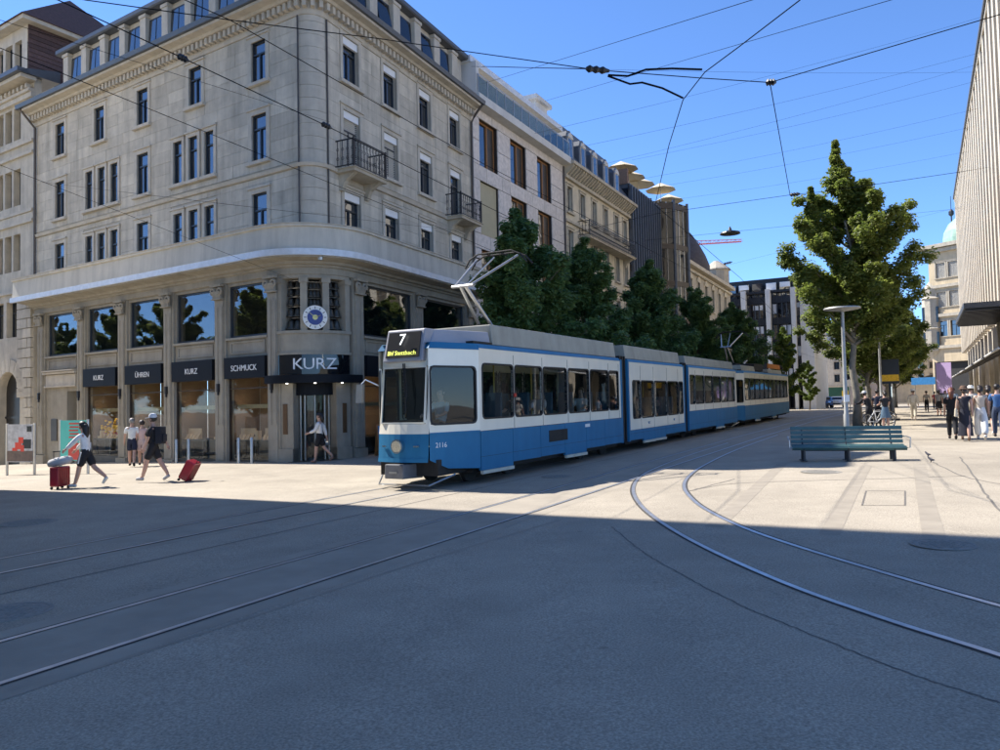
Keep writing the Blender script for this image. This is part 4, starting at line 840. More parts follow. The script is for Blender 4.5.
for i in range(14): block('canopy_slat', KR, 57.3+i*.95, 57.75+i*.95, .1, 2.7, 7.15, 7.28, M['black'], SB)
# ------------------------------------------------------------------ right side: house with green copper dome
M['sand'] = pm('sandstone_warm', (.60, .48, .31), .85, .12, 1.2, stain=.2)
fg = Fr(SP(144, 1.7)[:2], 150.); fg.n = -fg.n if fg.n.y > 0 else fg.n
fg.p = fg.p-fg.d*2.2
GB = thing('green_domed_house', fg(5, -4, 0), 'sunlit cream corner house with green copper dome and stacked oriel bay', 'building')
gw = [(c-.75, c+.75, z, z+2.5) for z in (21.0, 16.2, 11.4) for c in (4.15, 6.15, 9, 11)]
m = MB(fg); wallgrid(m, 2.2, 13, 0, 26, gw+[(2.8, 12, .3, 7.2)], 0, .4); m.quad((2.2, 0, 0), (2.2, -26, 0), (2.2, -26, 25), (2.2, 0, 26)); m.build('wall', M['sand'], GB)
for a, b, c, d in gw: window(fg, a, b, c, d, GB, rec=.25, mull=1, trans=.28, surround=M['creamdark'], sw=.2, blind=(c > 16 and a < 6))
m = MB(fg); m.box(2.8, 12, -.6, -.5, .3, 7.2); m.build('shop_front', M['dark'], GB)
m = MB(fg); m.box(.6, 13.2, -4, 1.0, 26, 26.6); m.box(1.6, 13, -1, .5, 25.3, 25.9)
for z in (9.4, 14.6, 19.4): m.box(2.0, 13, -.2, .35, z, z+.5)
m.build('cornice', M['creamdark'], GB)
m = MB(fg); m.lathe((8.4, -4.4, 26.6), [(5.4, 0), (5.4, .7), (5.2, 1.9), (4.5, 3.3), (3.2, 4.5), (1.6, 5.2), (.3, 5.5)], 20); m.build('dome', M['copper'], GB)
m = MB(fg); m.lathe((8.4, -4.4, 31.9), [(.5, 0), (.55, .4), (.12, .8), (.1, 4.8)], 6); m.lathe((4.4, -3.5, 30), [(.12, 0), (.12, 1.6), (.45, 1.9), (.45, 2.4), (.06, 2.8), (.05, 5)], 6); m.build('dome_spike', M['iron'], GB)
m = MB(fg); m.lathe((2.2, -.6, 7.5), [(.3, 0), (1.5, 1.6), (1.5, 5.2), (1.7, 5.3), (1.5, 5.5), (1.5, 10.2), (1.7, 10.3), (1.2, 10.7), (1.3, 12), (.2, 13.4)], 10); m.build('oriel_bay', M['creamdark'], GB)
for k in range(3):
    for z in (9.6, 13.8): m = MB(fg); a_ = math.pi*(.55+.45*k); c_ = (2.2+1.52*math.cos(a_+1.1), -.6+1.52*math.sin(a_+1.1)*-1); m.box(c_[0]-.25, c_[0]+.25, c_[1]-.06, c_[1]+.06, z, z+2.6); m.build('oriel_window', M['panedark'], GB)
for k in range(3): m = MB(fg); m.hexa([(-1.5+k*.0, -2-k*6, 4.6), (2.2, -2-k*6, 5.6), (2.2, -7-k*6, 5.6), (-1.5, -7-k*6, 4.6), (-1.5, -2-k*6, 4.68), (2.2, -2-k*6, 5.68), (2.2, -7-k*6, 5.68), (-1.5, -7-k*6, 4.68)]); m.build('awning', bpy.data.materials['awning_dark'], GB)
far_house('far_house', FLeft(2.6), 172, 196, 21, M['pinkstone'], M['slate'], 'pinkish house with grey slate roof behind the green domed house', 6, 5, 5)
far_house('far_house', FLeft(3.4), 197, 225, 15, M['cream'], M['slate'], 'low cream house farthest along the sunlit side of the street', 6, 3, 4)
# ------------------------------------------------------------------ block across the cross street (left of the view), whose shade covers the foreground
XB = thing('corner_office_block', (-30, 12, gz(-30, 12)), 'tall cream office block across the cross street from the jewellery shop', 'building')
poly = [(-16.6, 22.0), (-14.2, -9), (-36, -9), (-36, 11.5)]
def edge_frame(a, b):
    v = Vector(b)-Vector(a); f = Fr(a, math.degrees(math.atan2(v.x, v.y))); 
    mid = Vector((sum(p[0] for p in poly)/4, sum(p[1] for p in poly)/4))
    if (Vector(a)+v*.5+f.n-mid).length < (Vector(a)+v*.5-mid).length: f.n = -f.n
    return f, v.length
HB = 30.5
for i in range(4):
    f, ln = edge_frame(poly[i], poly[(i+1) % 4]); hs = []
    if i in (0, 3):
        n = int(ln/3.2)
        hs = [(ln*(c+.5)/n-.8, ln*(c+.5)/n+.8, 5.6+k*3.3, 7.8+k*3.3) for k in range(6) for c in range(n)]
        hs = [h for h in hs]
    m = MB(f); wallgrid(m, 0, ln, -1.5, HB, hs, 0, .25); m.build('wall', M['cream'], XB)
    for h in hs:
        m = MB(f); m.box(h[0], h[1], -.22, -.18, h[2], h[3]); m.build('window', M['pane'], XB)
m = MB(); m.prism(poly, 2, HB-.02, HB+.3); m.build('roof', M['slate'], XB)
# ------------------------------------------------------------------ trams
M['tblue'] = pm('tram_blue', (.025, .172, .325), .5, .08, 2, coat=.0, spec=.25, stain=.12)
M['twhite'] = pm('tram_cream_white', (.87, .81, .66), .3, .05, 1.2, coat=.3, stain=.06)
M['tgrey'] = pm('tram_roof_grey', (.36, .35, .29), .6, .15, 2, stain=.2)
M['tgrey2'] = pm('tram_front_grey', (.34, .335, .36), .5, .08, 2)
M['rubber'] = pm('rubber_black', (.012, .012, .012), .6, .1)
M['under'] = pm('underframe', (.022, .02, .018), .8, .3, 6)
M['seat'] = pm('seat_fabric', (.05, .10, .14), .8, .2, 5)
M['seatred'] = pm('handrail_yellow', (.6, .4, .05), .5, .1)
M['inwall'] = pm('tram_inside', (.42, .42, .38), .6, .1)
M['stepm'] = pm('step_edge', (.55, .52, .42), .6, .15, 5)
M['led'] = emit_mat('led_yellow', (.75, .8, .15), .7); M['ledw'] = emit_mat('led_white', (.8, .85, .85), .8)
M['chrome'] = pm('chrome', (.7, .7, .7), .15, .05, metal=1); M['lens'] = pm('lamp_lens', (.75, .62, .40), .2, .3, 30)
M['couplerg'] = pm('coupler_grey', (.13, .13, .135), .6, .2, 6)
U0, NS = 12.9, -8.5
def TZ(u): x = SD.x*(U0+u)+SN.x*(NS-1.1); y = SD.y*(U0+u)+SN.y*(NS-1.1); return gz(x, y)
class TF:                                                       # tram frame: u back from the front, o outward from the near side, z above the rail
    rz = math.atan2(SD.y, SD.x)
    def __init__(f, v=0., flip=False): f.v = v; f.flip = flip
    def __call__(f, u, o, z): q = SD*(U0+u)+SN*(NS-f.v+(o if not f.flip else -o)); return (q.x, q.y, z+TZ(u))
class TaperF:                                                   # slanted cab side
    def __init__(f, u0, far=False):
        f.u0, f.far = u0, far; f.ln = math.hypot(1.3, .45); f.rz = TF.rz+(-1 if far else 1)*math.atan2(.45, 1.3)*-1
    def __call__(f, t, o, z):
        k = t/f.ln; u = f.u0+1.3*k; v = .45*(1-k); nu, nv = -.45/f.ln, -1.3/f.ln; u += nu*o; v += nv*o
        if f.far: v = 2.2-v
        q = SD*(U0+u)+SN*(NS-v); return (q.x, q.y, z+TZ(u))
class FrontF:                                                   # front face: a across from the near corner (0..1.3), o forward
    def __init__(f, u0): f.u0 = u0; f.rz = math.atan2(-SN.y, -SN.x)
    def __call__(f, a, o, z):
        u = f.u0-o+max(0, (z-1.3))*.10-.12*math.sin(math.pi*min(1, max(0, a/1.3))); q = SD*(U0+u)+SN*(NS-.45-a); return (q.x, q.y, z+TZ(u))
NEAR, FAR = TF(0), TF(2.2, True)
def rrect(fr, a0, a1, z0, z1, o0, o1, r, n=3):                  # rounded plate
    pts = []
    for cx, cz, s in ((a1-r, z1-r, 0), (a0+r, z1-r, 1), (a0+r, z0+r, 2), (a1-r, z0+r, 3)):
        for i in range(n+1): a = math.pi/2*(s+i/n); pts.append((cx+r*math.cos(a), cz+r*math.sin(a)))
    return MB(fr).prism([(p[0], p[1]) for p in pts], 1, o0, o1)
def tram_window(fr, a0, a1, z0, z1, parent, name='window'):
    g = rrect(fr, a0-.035, a1+.035, z0-.035, z1+.035, -.03, .012, .11).v
    m = MB(fr); n = 16; out = []; inn = []
    for (aa0, aa1, zz0, zz1, r, L_) in ((a0-.04, a1+.04, z0-.04, z1+.04, .12, out), (a0, a1, z0, z1, .09, inn)):
        for cx, cz, s in ((aa1-r, zz1-r, 0), (aa0+r, zz1-r, 1), (aa0+r, zz0+r, 2), (aa1-r, zz0+r, 3)):
            for i in range(4): a = math.pi/2*(s+i/3); L_.append((cx+r*math.cos(a), cz+r*math.sin(a)))
    vs = [(p[0], .014, p[1]) for p in out]+[(p[0], .014, p[1]) for p in inn]+[(p[0], -.03, p[1]) for p in out]+[(p[0], -.05, p[1]) for p in inn]
    m.add(vs, [(i, (i+1) % n, n+(i+1) % n, n+i) for i in range(n)]+[(i, (i+1) % n, 2*n+(i+1) % n, 2*n+i) for i in range(n)]+[(n+i, n+(i+1) % n, 3*n+(i+1) % n, 3*n+i) for i in range(n)])
    w = m.build(name, M['rubber'], parent)
    p = MB(fr); p.add([(x, -.02, z) for x, z in inn], [tuple(range(n))]); p.build('pane', M['tramglass'], w); return w
def section(T, u0, u1, wins, zb, wz, step=(), white_low=None):
    zb_ = zb
    for fr, hh in ((NEAR, wins), (FAR, wins)):
        holes = [(a, b, wz[0], wz[1]) for a, b in hh]
        m = MB(fr); wallgrid(m, u0, u1, zb_, 3.0, holes, 0, .05); m.build('side_wall', M['twhite'], T)
        for a, b in hh: tram_window(fr, a, b, wz[0], wz[1], T)
        n = max(2, round((u1-u0)/1.45)); 
        for k in range(n):
            a, b = u0+(u1-u0)*k/n, u0+(u1-u0)*(k+1)/n; low = .30 if (k in step) else .38
            block('side_panel', fr, a+.008, b-.008, -.05, .016, low, zb_-.01, M['tblue'], T)
            if k in step and fr is NEAR: block('step_edge', fr, a+.02, b-.02, -.02, .05, .22, .295, M['stepm'], T)
        m = MB(fr); m.box(u0, u1, -.06, .0, .36, zb_); m.build('panel_backing', M['rubber'], T)
        m = MB(fr); m.hexa([(u0, -.12, 3.0), (u1, -.12, 3.0), (u1, .012, 3.0), (u0, .012, 3.0), (u0, -.25, 3.1), (u1, -.25, 3.1), (u1, -.05, 3.1), (u0, -.05, 3.1)]); m.build('roof_stripe', M['tblue'], T)
        m = MB(fr); m.box(u0, u1, -.35, -.14, 3.1, 3.17); m.build('roof_gutter', M['rubber'], T)
    m = MB(NEAR)
    for k in range(len(wins)):
        if k % 2 == 1:
            for x in (wins[k][0]-.075, wins[k][1]+.05): m.box(x, x+.012, -.01, .004, zb, 2.9)
    if m.v: m.build('door_seams', M['rubber'], T)['kind'] = 'stuff'
    m = MB(NEAR); m.box(u0, u1, -.01, .019, .60, .606); m.build('panel_seam', M['rubber'], T)
    m = MB(NEAR); m.add([(u, o, z) for u in (u0, u1) for o, z in ((-.1, 3.08), (-.5, 3.2), (-1.1, 3.24), (-1.7, 3.2), (-2.1, 3.08))], [(i, i+1, 6+i, 5+i) for i in range(4)]); m.box(u0, u1, -2.15, -.05, 2.9, 2.95); m.build('roof', M['tgrey'], T)
    m = MB(NEAR); m.box(u0, u1, -2.14, -.06, .62 if zb < 1 else .84, .68 if zb < 1 else .9); m.box(u0, u1, -2.0, -.2, .25, .5); m.build('floor', M['under'], T)
def end_wall(T, u, name='end_wall'):
    m = MB(NEAR); m.box(u-.03, u+.03, -2.18, -.85+.02*0, .3, 3.05) if False else m.box(u-.03, u+.03, -2.18, -.02, .3, 3.05); m.build(name, M['twhite'], T)
def roof_box(T, u0, u1, z1, mat, name='roof_fairing'):
    m = MB(NEAR); m.hexa([(u0, -2.08, 3.12), (u1, -2.08, 3.12), (u1, -.12, 3.12), (u0, -.12, 3.12), (u0, -2.02, z1), (u1, -2.02, z1), (u1, -.18, z1), (u0, -.18, z1)]); return m.build(name, mat, T, bevel=.02)
def bellows(T, u0, u1):
    for k in range(5): a = u0+(u1-u0)*k/5; m = MB(NEAR); m.box(a+.01, a+(u1-u0)/5-.01, -2.14+.03*(k % 2), -.06-.03*(k % 2), .35, 3.18); m.build('bellows_fold', M['rubber'], T)
def bogie(T, u, n=2):
    m = MB(NEAR); m.box(u-1.25, u+1.25, -1.75, -.45, .22, .45); bg_ = m.build('bogie', M['under'], T)
    for du in (-.9, .9):
        for o in (-.56, -1.6):
            m = MB(NEAR); m.disc((u+du, o, .33), (1, 0, 0), (0, 0, 1), .33, .1, 18); m.disc((u+du, o+(.06 if o > -1 else -.06), .33), (1, 0, 0), (0, 0, 1), .12, .06, 10); m.build('wheel', M['under'], bg_)
def seats(T, us, z):
    for u in us:
        for o in (-.42, -1.75):
            m = MB(NEAR); m.box(u-.22, u+.2, o-.23, o+.23, z+.38, z+.46); m.hexa([(u+.16, o-.23, z+.46), (u+.24, o-.23, z+.46), (u+.24, o+.23, z+.46), (u+.16, o+.23, z+.46), (u+.24, o-.21, z+1.12), (u+.3, o-.21, z+1.12), (u+.3, o+.21, z+1.12), (u+.24, o+.21, z+1.12)]); m.box(u-.05, u+.05, o-.1, o+.1, z, z+.38); m.build('seat', M['seat'], T)
def cab(T, u0, number=None, line=None):
    ff = FrontF(u0); tn = TaperF(u0); tf = TaperF(u0, True); ln = tn.ln
    for fr in (tn, tf):
        m = MB(fr); wallgrid(m, 0, ln, 1.17, 2.96, [(.04, ln-.10, 1.36, 2.58)], 0, .05); m.build('cab_side', M['twhite'], T); tram_window(fr, .06, ln-.12, 1.38, 2.56, T, 'cab_window')
        m = MB(fr); m.add([(0, 0, .62), (ln*.35, 0, .42), (ln, 0, .36), (ln, 0, 1.165), (0, 0, 1.165)], [(0, 1, 2, 3, 4)]); m.add([(0, .012, 1.15), (ln, .012, 1.15), (ln, .012, 1.19), (0, .012, 1.19)], [(0, 1, 2, 3)]); m.build('cab_panel', M['tblue'], T)
        m = MB(fr); m.hexa([(0, -.12, 2.96), (ln, -.12, 2.96), (ln, .02, 2.96), (0, .02, 2.96), (.1, -.25, 3.1), (ln, -.25, 3.1), (ln, -.05, 3.1), (.1, -.05, 3.1)]); m.build('roof_stripe', M['tblue'], T)
    # front: lower blue, white band, windscreen, destination box
    n = 8; A = [1.3*i/n for i in range(n+1)]
    def strip(z0, z1, o0, o1): return MB(ff).add([(a, o, z) for z, o in ((z0, o0), (z1, o1)) for a in A], [(i, i+1, n+2+i, n+1+i) for i in range(n)])
    strip(.66, 1.17, .05, .02).build('front_panel', M['tblue'], T); strip(.58, .67, .07, .06).build('bumper', M['tblue'], T); strip(1.17, 1.38, .02, .0).build('front_band', M['twhite'], T)
    m = MB(ff)
    for a0, a1 in ((0, .09), (1.21, 1.3)): m.add([(a0, 0, 1.38), (a1, 0, 1.38), (a1, 0, 2.72), (a0, 0, 2.72)], [(0, 1, 2, 3)])
    m.add([(a, 0, z) for z in (2.60, 3.08) for a in A], [(i, i+1, n+2+i, n+1+i) for i in range(n)]); m.build('front_frame', M['twhite'], T)
    tram_window(ff, .10, 1.20, 1.42, 2.56, T, 'windscreen')
    m = MB(ff); [m.box(a0, a1, .0, .05, z0, z1) for a0, a1, z0, z1 in ((.07, .10, 1.40, 2.58), (1.20, 1.23, 1.40, 2.58), (.10, 1.20, 1.385, 1.415), (.10, 1.20, 2.565, 2.60))]; m.build('windscreen_trim', M['twhite'], T)
    m = MB(ff); m.hexa([(.12, -.5, 2.70), (1.14, -.5, 2.70), (1.14, .16, 2.70), (.12, .16, 2.70), (.14, -.8, 3.40), (1.12, -.8, 3.40), (1.12, .05, 3.40), (.14, .05, 3.40)]); db = m.build('destination_box', M['tgrey2'], T, bevel=.03)
    m = MB(ff); m.hexa([(.20, .1, 2.79), (1.06, .1, 2.79), (1.06, .152, 2.79), (.20, .152, 2.79), (.22, 0, 3.34), (1.04, 0, 3.34), (1.04, .072, 3.34), (.22, .072, 3.34)]); m.build('destination_screen', M['black'], db)
    if line:
        fn = lambda z0: (lambda x, y, d: ff(.63-x, .165-.145*((z0+y)-2.79)+d, z0+y))
        letters(line[0], .34, M['ledw'], fn(3.16), db, .002); letters(line[1], .13, M['led'], fn(2.88), db, .002, width=.72)
    m = MB(ff); m.disc((.66, .10, .92), (1, 0, 0), (0, 0, 1), .15, .10, 20); hd = m.build('headlight', M['chrome'], T); m = MB(ff); m.disc((.66, .155, .92), (1, 0, 0), (0, 0, 1), .115, .03, 18); m.build('lens', M['lens'], hd)
    for a in (.24, 1.08): m = MB(ff); m.box(a-.06, a+.06, .05, .085, .90, .93); m.build('marker_light', M['chrome'], T)
    m = MB(ff); m.tube([(.62, .05, 2.66), (.52, .06, 1.95)], .016, 5); m.tube([(.58, .05, 2.66), (.48, .06, 1.95)], .01, 5); m.tube([(.50, .07, 2.2), (.50, .07, 1.6)], .014, 5); m.build('wiper', M['rubber'], T)
    m = MB(ff); m.hexa([(.45, -.5, .22), (.95, -.5, .22), (.95, .22, .25), (.45, .22, .25), (.45, -.5, .52), (.95, -.5, .52), (.95, .2, .55), (.45, .2, .55)]); cp = m.build('coupler', M['couplerg'], T, bevel=.02)
    m = MB(ff); m.box(.60, .80, .215, .23, .36, .40); m.build('coupler_pin', M['steel'], cp)
    m = MB(ff); m.box(-.1, 1.4, -1.3, -.15, .28, .62); m.build('cab_underframe', M['under'], T)
    m = MB(ff); m.tube([(-.3, -.5, .30), (.0, .05, .10), (1.3, .05, .10), (1.6, -.5, .30)], .02, 6); m.build('lifeguard', M['steel'], T)
    m = MB(NEAR); m.add([(u0+.05, -.5, 3.08), (u0+1.3, -.1, 3.08), (u0+1.3, -1.1, 3.2), (u0+.1, -1.1, 3.1), (u0+.05, -1.7, 3.08), (u0+1.3, -2.1, 3.08)], [(0, 1, 2, 3), (3, 2, 5, 4)]); m.add([(u0+.1, -.48, .9), (u0+1.3, -.05, .9), (u0+1.3, -2.15, .9), (u0+.1, -1.72, .9)], [(0, 1, 2, 3)]); m.build('cab_roof', M['tgrey'], T)
    m = MB(NEAR); m.box(u0+.25, u0+.6, -1.6, -.6, .9, 1.45); m.build('driver_desk', M['black'], T)
    m = MB(NEAR); m.box(u0+1.45, u0+1.5, -2.1, -.1, .9, 2.9); m.build('cab_partition', M['dark'], T)
    m = MB(ff); m.tube([(1.34, .0, 2.2), (1.55, .25, 2.35), (1.62, .3, 2.25)], .015, 5); m.box(1.56, 1.72, .26, .34, 1.85, 2.25); m.build('mirror', M['steel'], T)
    if number: letters(number, .15, M['letter'], lambda x, y, d: tn(.30+x, .004+d, .92+y), T, .003, 'fleet_number')
T1 = thing('articulated_tram', TF()(13, -1.1, 0), 'blue and white articulated tram, line 7, raised pantograph, number 2116', 'tram', 'coupled tram cars')
cab(T1, 0, '2116', ('7', 'Bhf Stettbach'))
section(T1, 1.3, 10.2, [(1.45, 2.85), (2.97, 4.40), (4.52, 5.95), (6.1, 7.52), (7.66, 9.08), (9.18, 9.97)], 1.17, (1.46, 2.64), step=(0, 3))
section(T1, 11.0, 17.55, [(11.35, 12.1), (12.24, 13.56), (13.7, 15.2), (15.33, 16.7), (16.83, 17.4)], .72, (1.12, 2.36), step=(1, 2))
section(T1, 18.35, 27.6, [(18.55, 19.3), (19.45, 20.85), (21.0, 22.4), (22.55, 23.95), (24.1, 25.5), (25.65, 27.1)], 1.17, (1.48, 2.66), step=(3,))
for a, b in ((10.2, 11.0), (17.55, 18.35)):
    bellows(T1, a+.12, b-.12)
    for fr in (NEAR, FAR): block('end_trim', fr, a, a+.12, -.2, .016, .35, 3.05, M['tblue'], T1); block('end_trim', fr, b-.12, b, -.2, .016, .35, 3.05, M['tblue'], T1)
end_wall(T1, 27.62)
m = MB(NEAR); m.hexa([(.25, -1.66, 3.1), (2.1, -2.06, 3.1), (2.1, -.14, 3.1), (.25, -.54, 3.1), (.45, -1.6, 3.40), (2.1, -2.0, 3.42), (2.1, -.2, 3.42), (.45, -.6, 3.40)]); m.build('roof_fairing', M['tgrey2'], T1, bevel=.03); roof_box(T1, 2.15, 10.15, 3.60, M['tgrey']); roof_box(T1, 11.05, 17.5, 3.58, M['tgrey']); roof_box(T1, 18.4, 27.5, 3.50, M['tgrey'])
for u in (2.6, 8.9, 20.0, 25.8): bogie(T1, u)
seats(T1, (2.4, 3.8, 5.2, 6.6, 8.0, 9.4, 20, 21.4, 22.8, 24.2, 25.6), .9); seats(T1, (12.2, 13.6, 15, 16.4), .68)
for u, o in ((3.0, -.6), (6, -1.1), (9, -.6), (13, -.6), (16, -1.2), (21, -.7)):
    m = MB(NEAR); m.tube([(u, o, .9), (u, o, 2.9)], .02, 6); m.build('handrail', M['seatred'], T1)
rm = MB(NEAR); rm.disc((3.0-.09+.0, .02, 1.95), (1, 0, 0), (0, 0, 1), .05, .05, 10); rm.build('door_button', pm('red_button', (.5, .03, .02), .4, .05), T1)
m = MB(NEAR); m.box(4.75, 5.9, .018, .03, .72, 1.02); m.build('vent_grille', M['under'], T1)
m = MB(NEAR); m.box(7.15, 7.5, .018, .024, 1.0, 1.09); m.build('route_plate', M['white'], T1)
for u in (13.0, 16.1): letters('VBZ', .12, M['tblue'], lambda x, y, d: NEAR(u+x, .004+d, .9+y), T1, .003, 'operator_mark')
# pantograph
def pantograph(T, ub, zb, dz):
    mat = M['steel']; P_ = lambda u, o, z: (u, o, z)
    m = MB(NEAR); m.box(ub-.7, ub+.5, -1.55, -.65, zb, zb+.08); p = m.build('pantograph', M['under'], T)
    kn = (ub-1.05, -1.1, zb+1.0); hd = (ub+.7, -1.1, zb+2.08+dz)
    m = MB(NEAR)
    for o in (-1.25, -.9): m.tube([(ub, o, zb+.08), (kn[0], -1.1+(o+1.1)*.4, kn[2])], .045, 6)
    m.build('lower_arm', mat, p)
    m = MB(NEAR); m.tube([(kn[0], -1.4, kn[2]), (kn[0], -.8, kn[2])], .04, 6)
    for o in (-1.75, -.5): m.tube([(kn[0], -1.1+(o+1.1)*.35, kn[2]), (hd[0], o, hd[2]-.12)], .03, 6)
    m.tube([(kn[0], -1.0, kn[2]), (hd[0], -1.2, hd[2]-.1)], .022, 5); m.build('upper_arm', mat, p)
    m = MB(NEAR)
    for du in (-.16, .16): m.tube([(hd[0]+du, -2.0, hd[2]-.34), (hd[0]+du, -1.85, hd[2]-.12), (hd[0]+du, -1.6, hd[2]), (hd[0]+du, -.6, hd[2]), (hd[0]+du, -.35, hd[2]-.12), (hd[0]+du, -.15, hd[2]-.34)], .024, 6)
    for o in (-1.75, -1.3, -.9, -.5): m.tube([(hd[0]-.16, o, hd[2]-.04), (hd[0]+.16, o, hd[2]-.04)], .02, 5)
    m.build('collector_head', M['under'], p)
pantograph(T1, 3.5, 3.62, .0)
U2 = 28.25
T2 = thing('articulated_tram', TF()(37, -1.1, 0), 'second blue and white tram car coupled behind, bare roof, folded-down advertising board', 'tram', 'coupled tram cars')
T2['label'] = 'second blue and white tram car coupled behind the leading articulated one'
cab(T2, U2)
wins2 = [(U2+1.5+k*1.5, U2+2.85+k*1.5) for k in range(10)]
section(T2, U2+1.3, U2+17.0, wins2, 1.17, (1.5, 2.66), step=(2, 6))
end_wall(T2, U2+17.02); roof_box(T2, U2+1.4, U2+5.2, 3.42, M['tgrey']); roof_box(T2, U2+9.6, U2+15, 3.38, M['tgrey'])
m = MB(NEAR); m.box(U2+9.9, U2+14.5, -.22, -.16, 3.44, 3.74); m.build('roof_board', pm('orange_board', (.55, .18, .02), .6, .2, 5), T2)
m = MB(NEAR); m.box(U2+5.4, U2+8.2, -1.9, -.2, 3.2, 3.62); m.build('resistor_cage', M['under'], T2)
for u in (U2+2.8, U2+14.2): bogie(T2, u)
seats(T2, [U2+2.6+k*1.5 for k in range(10)], .9); pantograph(T2, U2+3.2, 3.5, -.1)
# ------------------------------------------------------------------ trees
M['bark'] = pm('bark', (.14, .115, .09), .9, .3, 9, .5, 30, stretch=(1, 1, .25)); M['barkgrey'] = pm('bark_plane', (.22, .2, .16), .9, .35, 5, .4, 25)
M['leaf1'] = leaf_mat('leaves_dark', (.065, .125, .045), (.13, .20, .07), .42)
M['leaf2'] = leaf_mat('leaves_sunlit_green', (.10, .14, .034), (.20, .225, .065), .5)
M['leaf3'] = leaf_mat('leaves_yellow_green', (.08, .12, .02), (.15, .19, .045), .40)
def tree_meshes(seed, H, rad, base, spires, nleaf, leafmat, bark, lsize=.16, trunk_r=.16, clump=140, cone=1.0):
    r2 = random.Random(seed); m = MB(); limbs = []
    top = H*.8; pts = [(0, 0, -.2)]+[(r2.gauss(0, .05)*k, r2.gauss(0, .05)*k, top*k/7) for k in range(1, 8)]
    m.tube(pts, [trunk_r*1.25]+[trunk_r*(1-.11*k) for k in range(1, 8)], 8)
    cl = []; nl = max(18, clump//7)
    for i in range(nl):                                         # limbs carry the foliage, so the crown has lobes and gaps
        h = ((i+.5)/nl)**.9; z0 = base+(H-base)*h*.9; a = i*2.399963+r2.gauss(0, .25)
        env = rad*min(1., .55+h*3.)*((1-h)**(.62*cone)*.98+.05)*r2.uniform(.62, 1.18); up = env*r2.uniform(.15, .55)
        e = Vector((env*math.cos(a), env*math.sin(a), z0+up)); st = Vector((0, 0, max(base*.75, z0-env*.35))); md = st.lerp(e, .5)+Vector((0, 0, env*.08))
        m.tube([tuple(st), tuple(md), tuple(e)], [trunk_r*(.5-.3*h), trunk_r*(.3-.16*h), .012], 5)
        for k in range(7):
            t = .28+.75*k/6; q = st.lerp(e, t); w = (.26+.18*rad/3.)*(1-.42*h)*(1.1-.5*abs(t-.65))
            cl.append((q.x+r2.gauss(0, .3)*w, q.y+r2.gauss(0, .3)*w, q.z+r2.gauss(0, .25)*w+.1*k/6, w*r2.uniform(.75, 1.15)))
    for k in range(8): t = k/7; cl.append((r2.gauss(0, .12), r2.gauss(0, .12), H*.86+t*(H*.14), .42*(1-.7*t)+.06))
    for sx, sy, sz, sr in spires:
        for k in range(14): t = k/13; cl.append((sx+r2.gauss(0, sr*.3*(1-t)), sy+r2.gauss(0, sr*.3*(1-t)), sz-2.2+t*2.3, sr*.75*(1-.75*t)))
    vs = []; fs = []; per = nleaf//len(cl)
    for x, y, z, s in cl:
        for k in range(per):
            u = Vector((r2.gauss(0, 1), r2.gauss(0, 1), r2.gauss(0, .75))); 
            if u.length > 2.2: u *= 2.2/u.length
            p = Vector((x, y, z))+u*s*.52
            n = (Vector((r2.gauss(0, .6), r2.gauss(0, .6), .55+r2.random()))+u*.25).normalized(); a = n.orthogonal().normalized(); a = Matrix.Rotation(r2.random()*6.28, 3, n) @ a; b = n.cross(a); q = lsize*r2.uniform(.65, 1.25)
            i = len(vs); vs += [tuple(p-a*q*.6), tuple(p+b*q*.36+n*q*.06), tuple(p+a*q*.6), tuple(p-b*q*.36+n*q*.06)]; fs.append((i, i+1, i+2, i+3))
    me = bpy.data.meshes.new('crown'); me.from_pydata(vs, [], fs); me.materials.append(leafmat)
    mt = bpy.data.meshes.new('trunk'); mt.from_pydata([tuple(v) for v in m.v], [], m.f); mt.materials.append(bark)
    for p in mt.polygons: p.use_smooth = True
    return mt, me
def plant(pos, meshes, label, group, rz=0., sc=1., name='street_tree'):
    t = thing(name, pos, label, 'tree', group, rz, sc)
    for nm, me in zip(('trunk', 'crown'), meshes):
        o = bpy.data.objects.new(nm, me); COL.objects.link(o); o.parent = t
    return t
tA = tree_meshes(11, 8.7, 2.85, 2.3, [], 60000, M['leaf1'], M['bark'], .145, .13, 260, 1.05); tB = tree_meshes(23, 8.8, 2.95, 2.2, [(.5, .2, 8.0, .5)], 60000, M['leaf1'], M['bark'], .145, .13, 260, 1.0)
row = (26.7, 31.9, 39.5, 47.6, 57)
lab = ('dark pyramidal street tree beside the pale travertine building, first of its row behind the tram', 'dark street tree before the travertine and cream classical houses, second behind the tram', 'dark street tree before the long iron balcony, third behind the tram', 'dark street tree before the dark glass store, fourth behind the tram', 'dark street tree before the domed stone house, fifth behind the tram', 'dark street tree sixth in the row behind the coupled tram', 'dark street tree at the end of the row behind the coupled tram')
for i, y in enumerate(row):
    x = (-12.4+SD.x*y)/SN.x*1.0 if False else None
    s = (y+12.4*SN.y*-1*-1*0) if False else None
    # points on the line n = -12.4
    q = SN*(-12.4); t_ = (y-q.y)/SD.y; p = SP(t_, -12.4)
    plant(p, (tA, tB)[i % 2], lab[i], 'street trees behind the trams', rz=i*1.9, sc=(.99, .97, 1.03, .98, 1.0, 1.0, 1.05)[i])
tS = tree_meshes(5, 9.2, 2.6, 1.8, [], 16000, M['leaf3'], M['bark'], .26, .14, 120, .9)
plant(SP(88, -13.2), tS, 'yellow green sunlit tree before the white piered office', 'sunlit trees up the street', 0, 1.0); plant(SP(95, -11.6), tS, 'smaller sunlit tree beside the white end wall of the office', 'sunlit trees up the street', 2, .62); plant(SP(150, -9.5), tS, 'small bright tree before the pinkish far house', 'sunlit trees up the street', 1, .75)
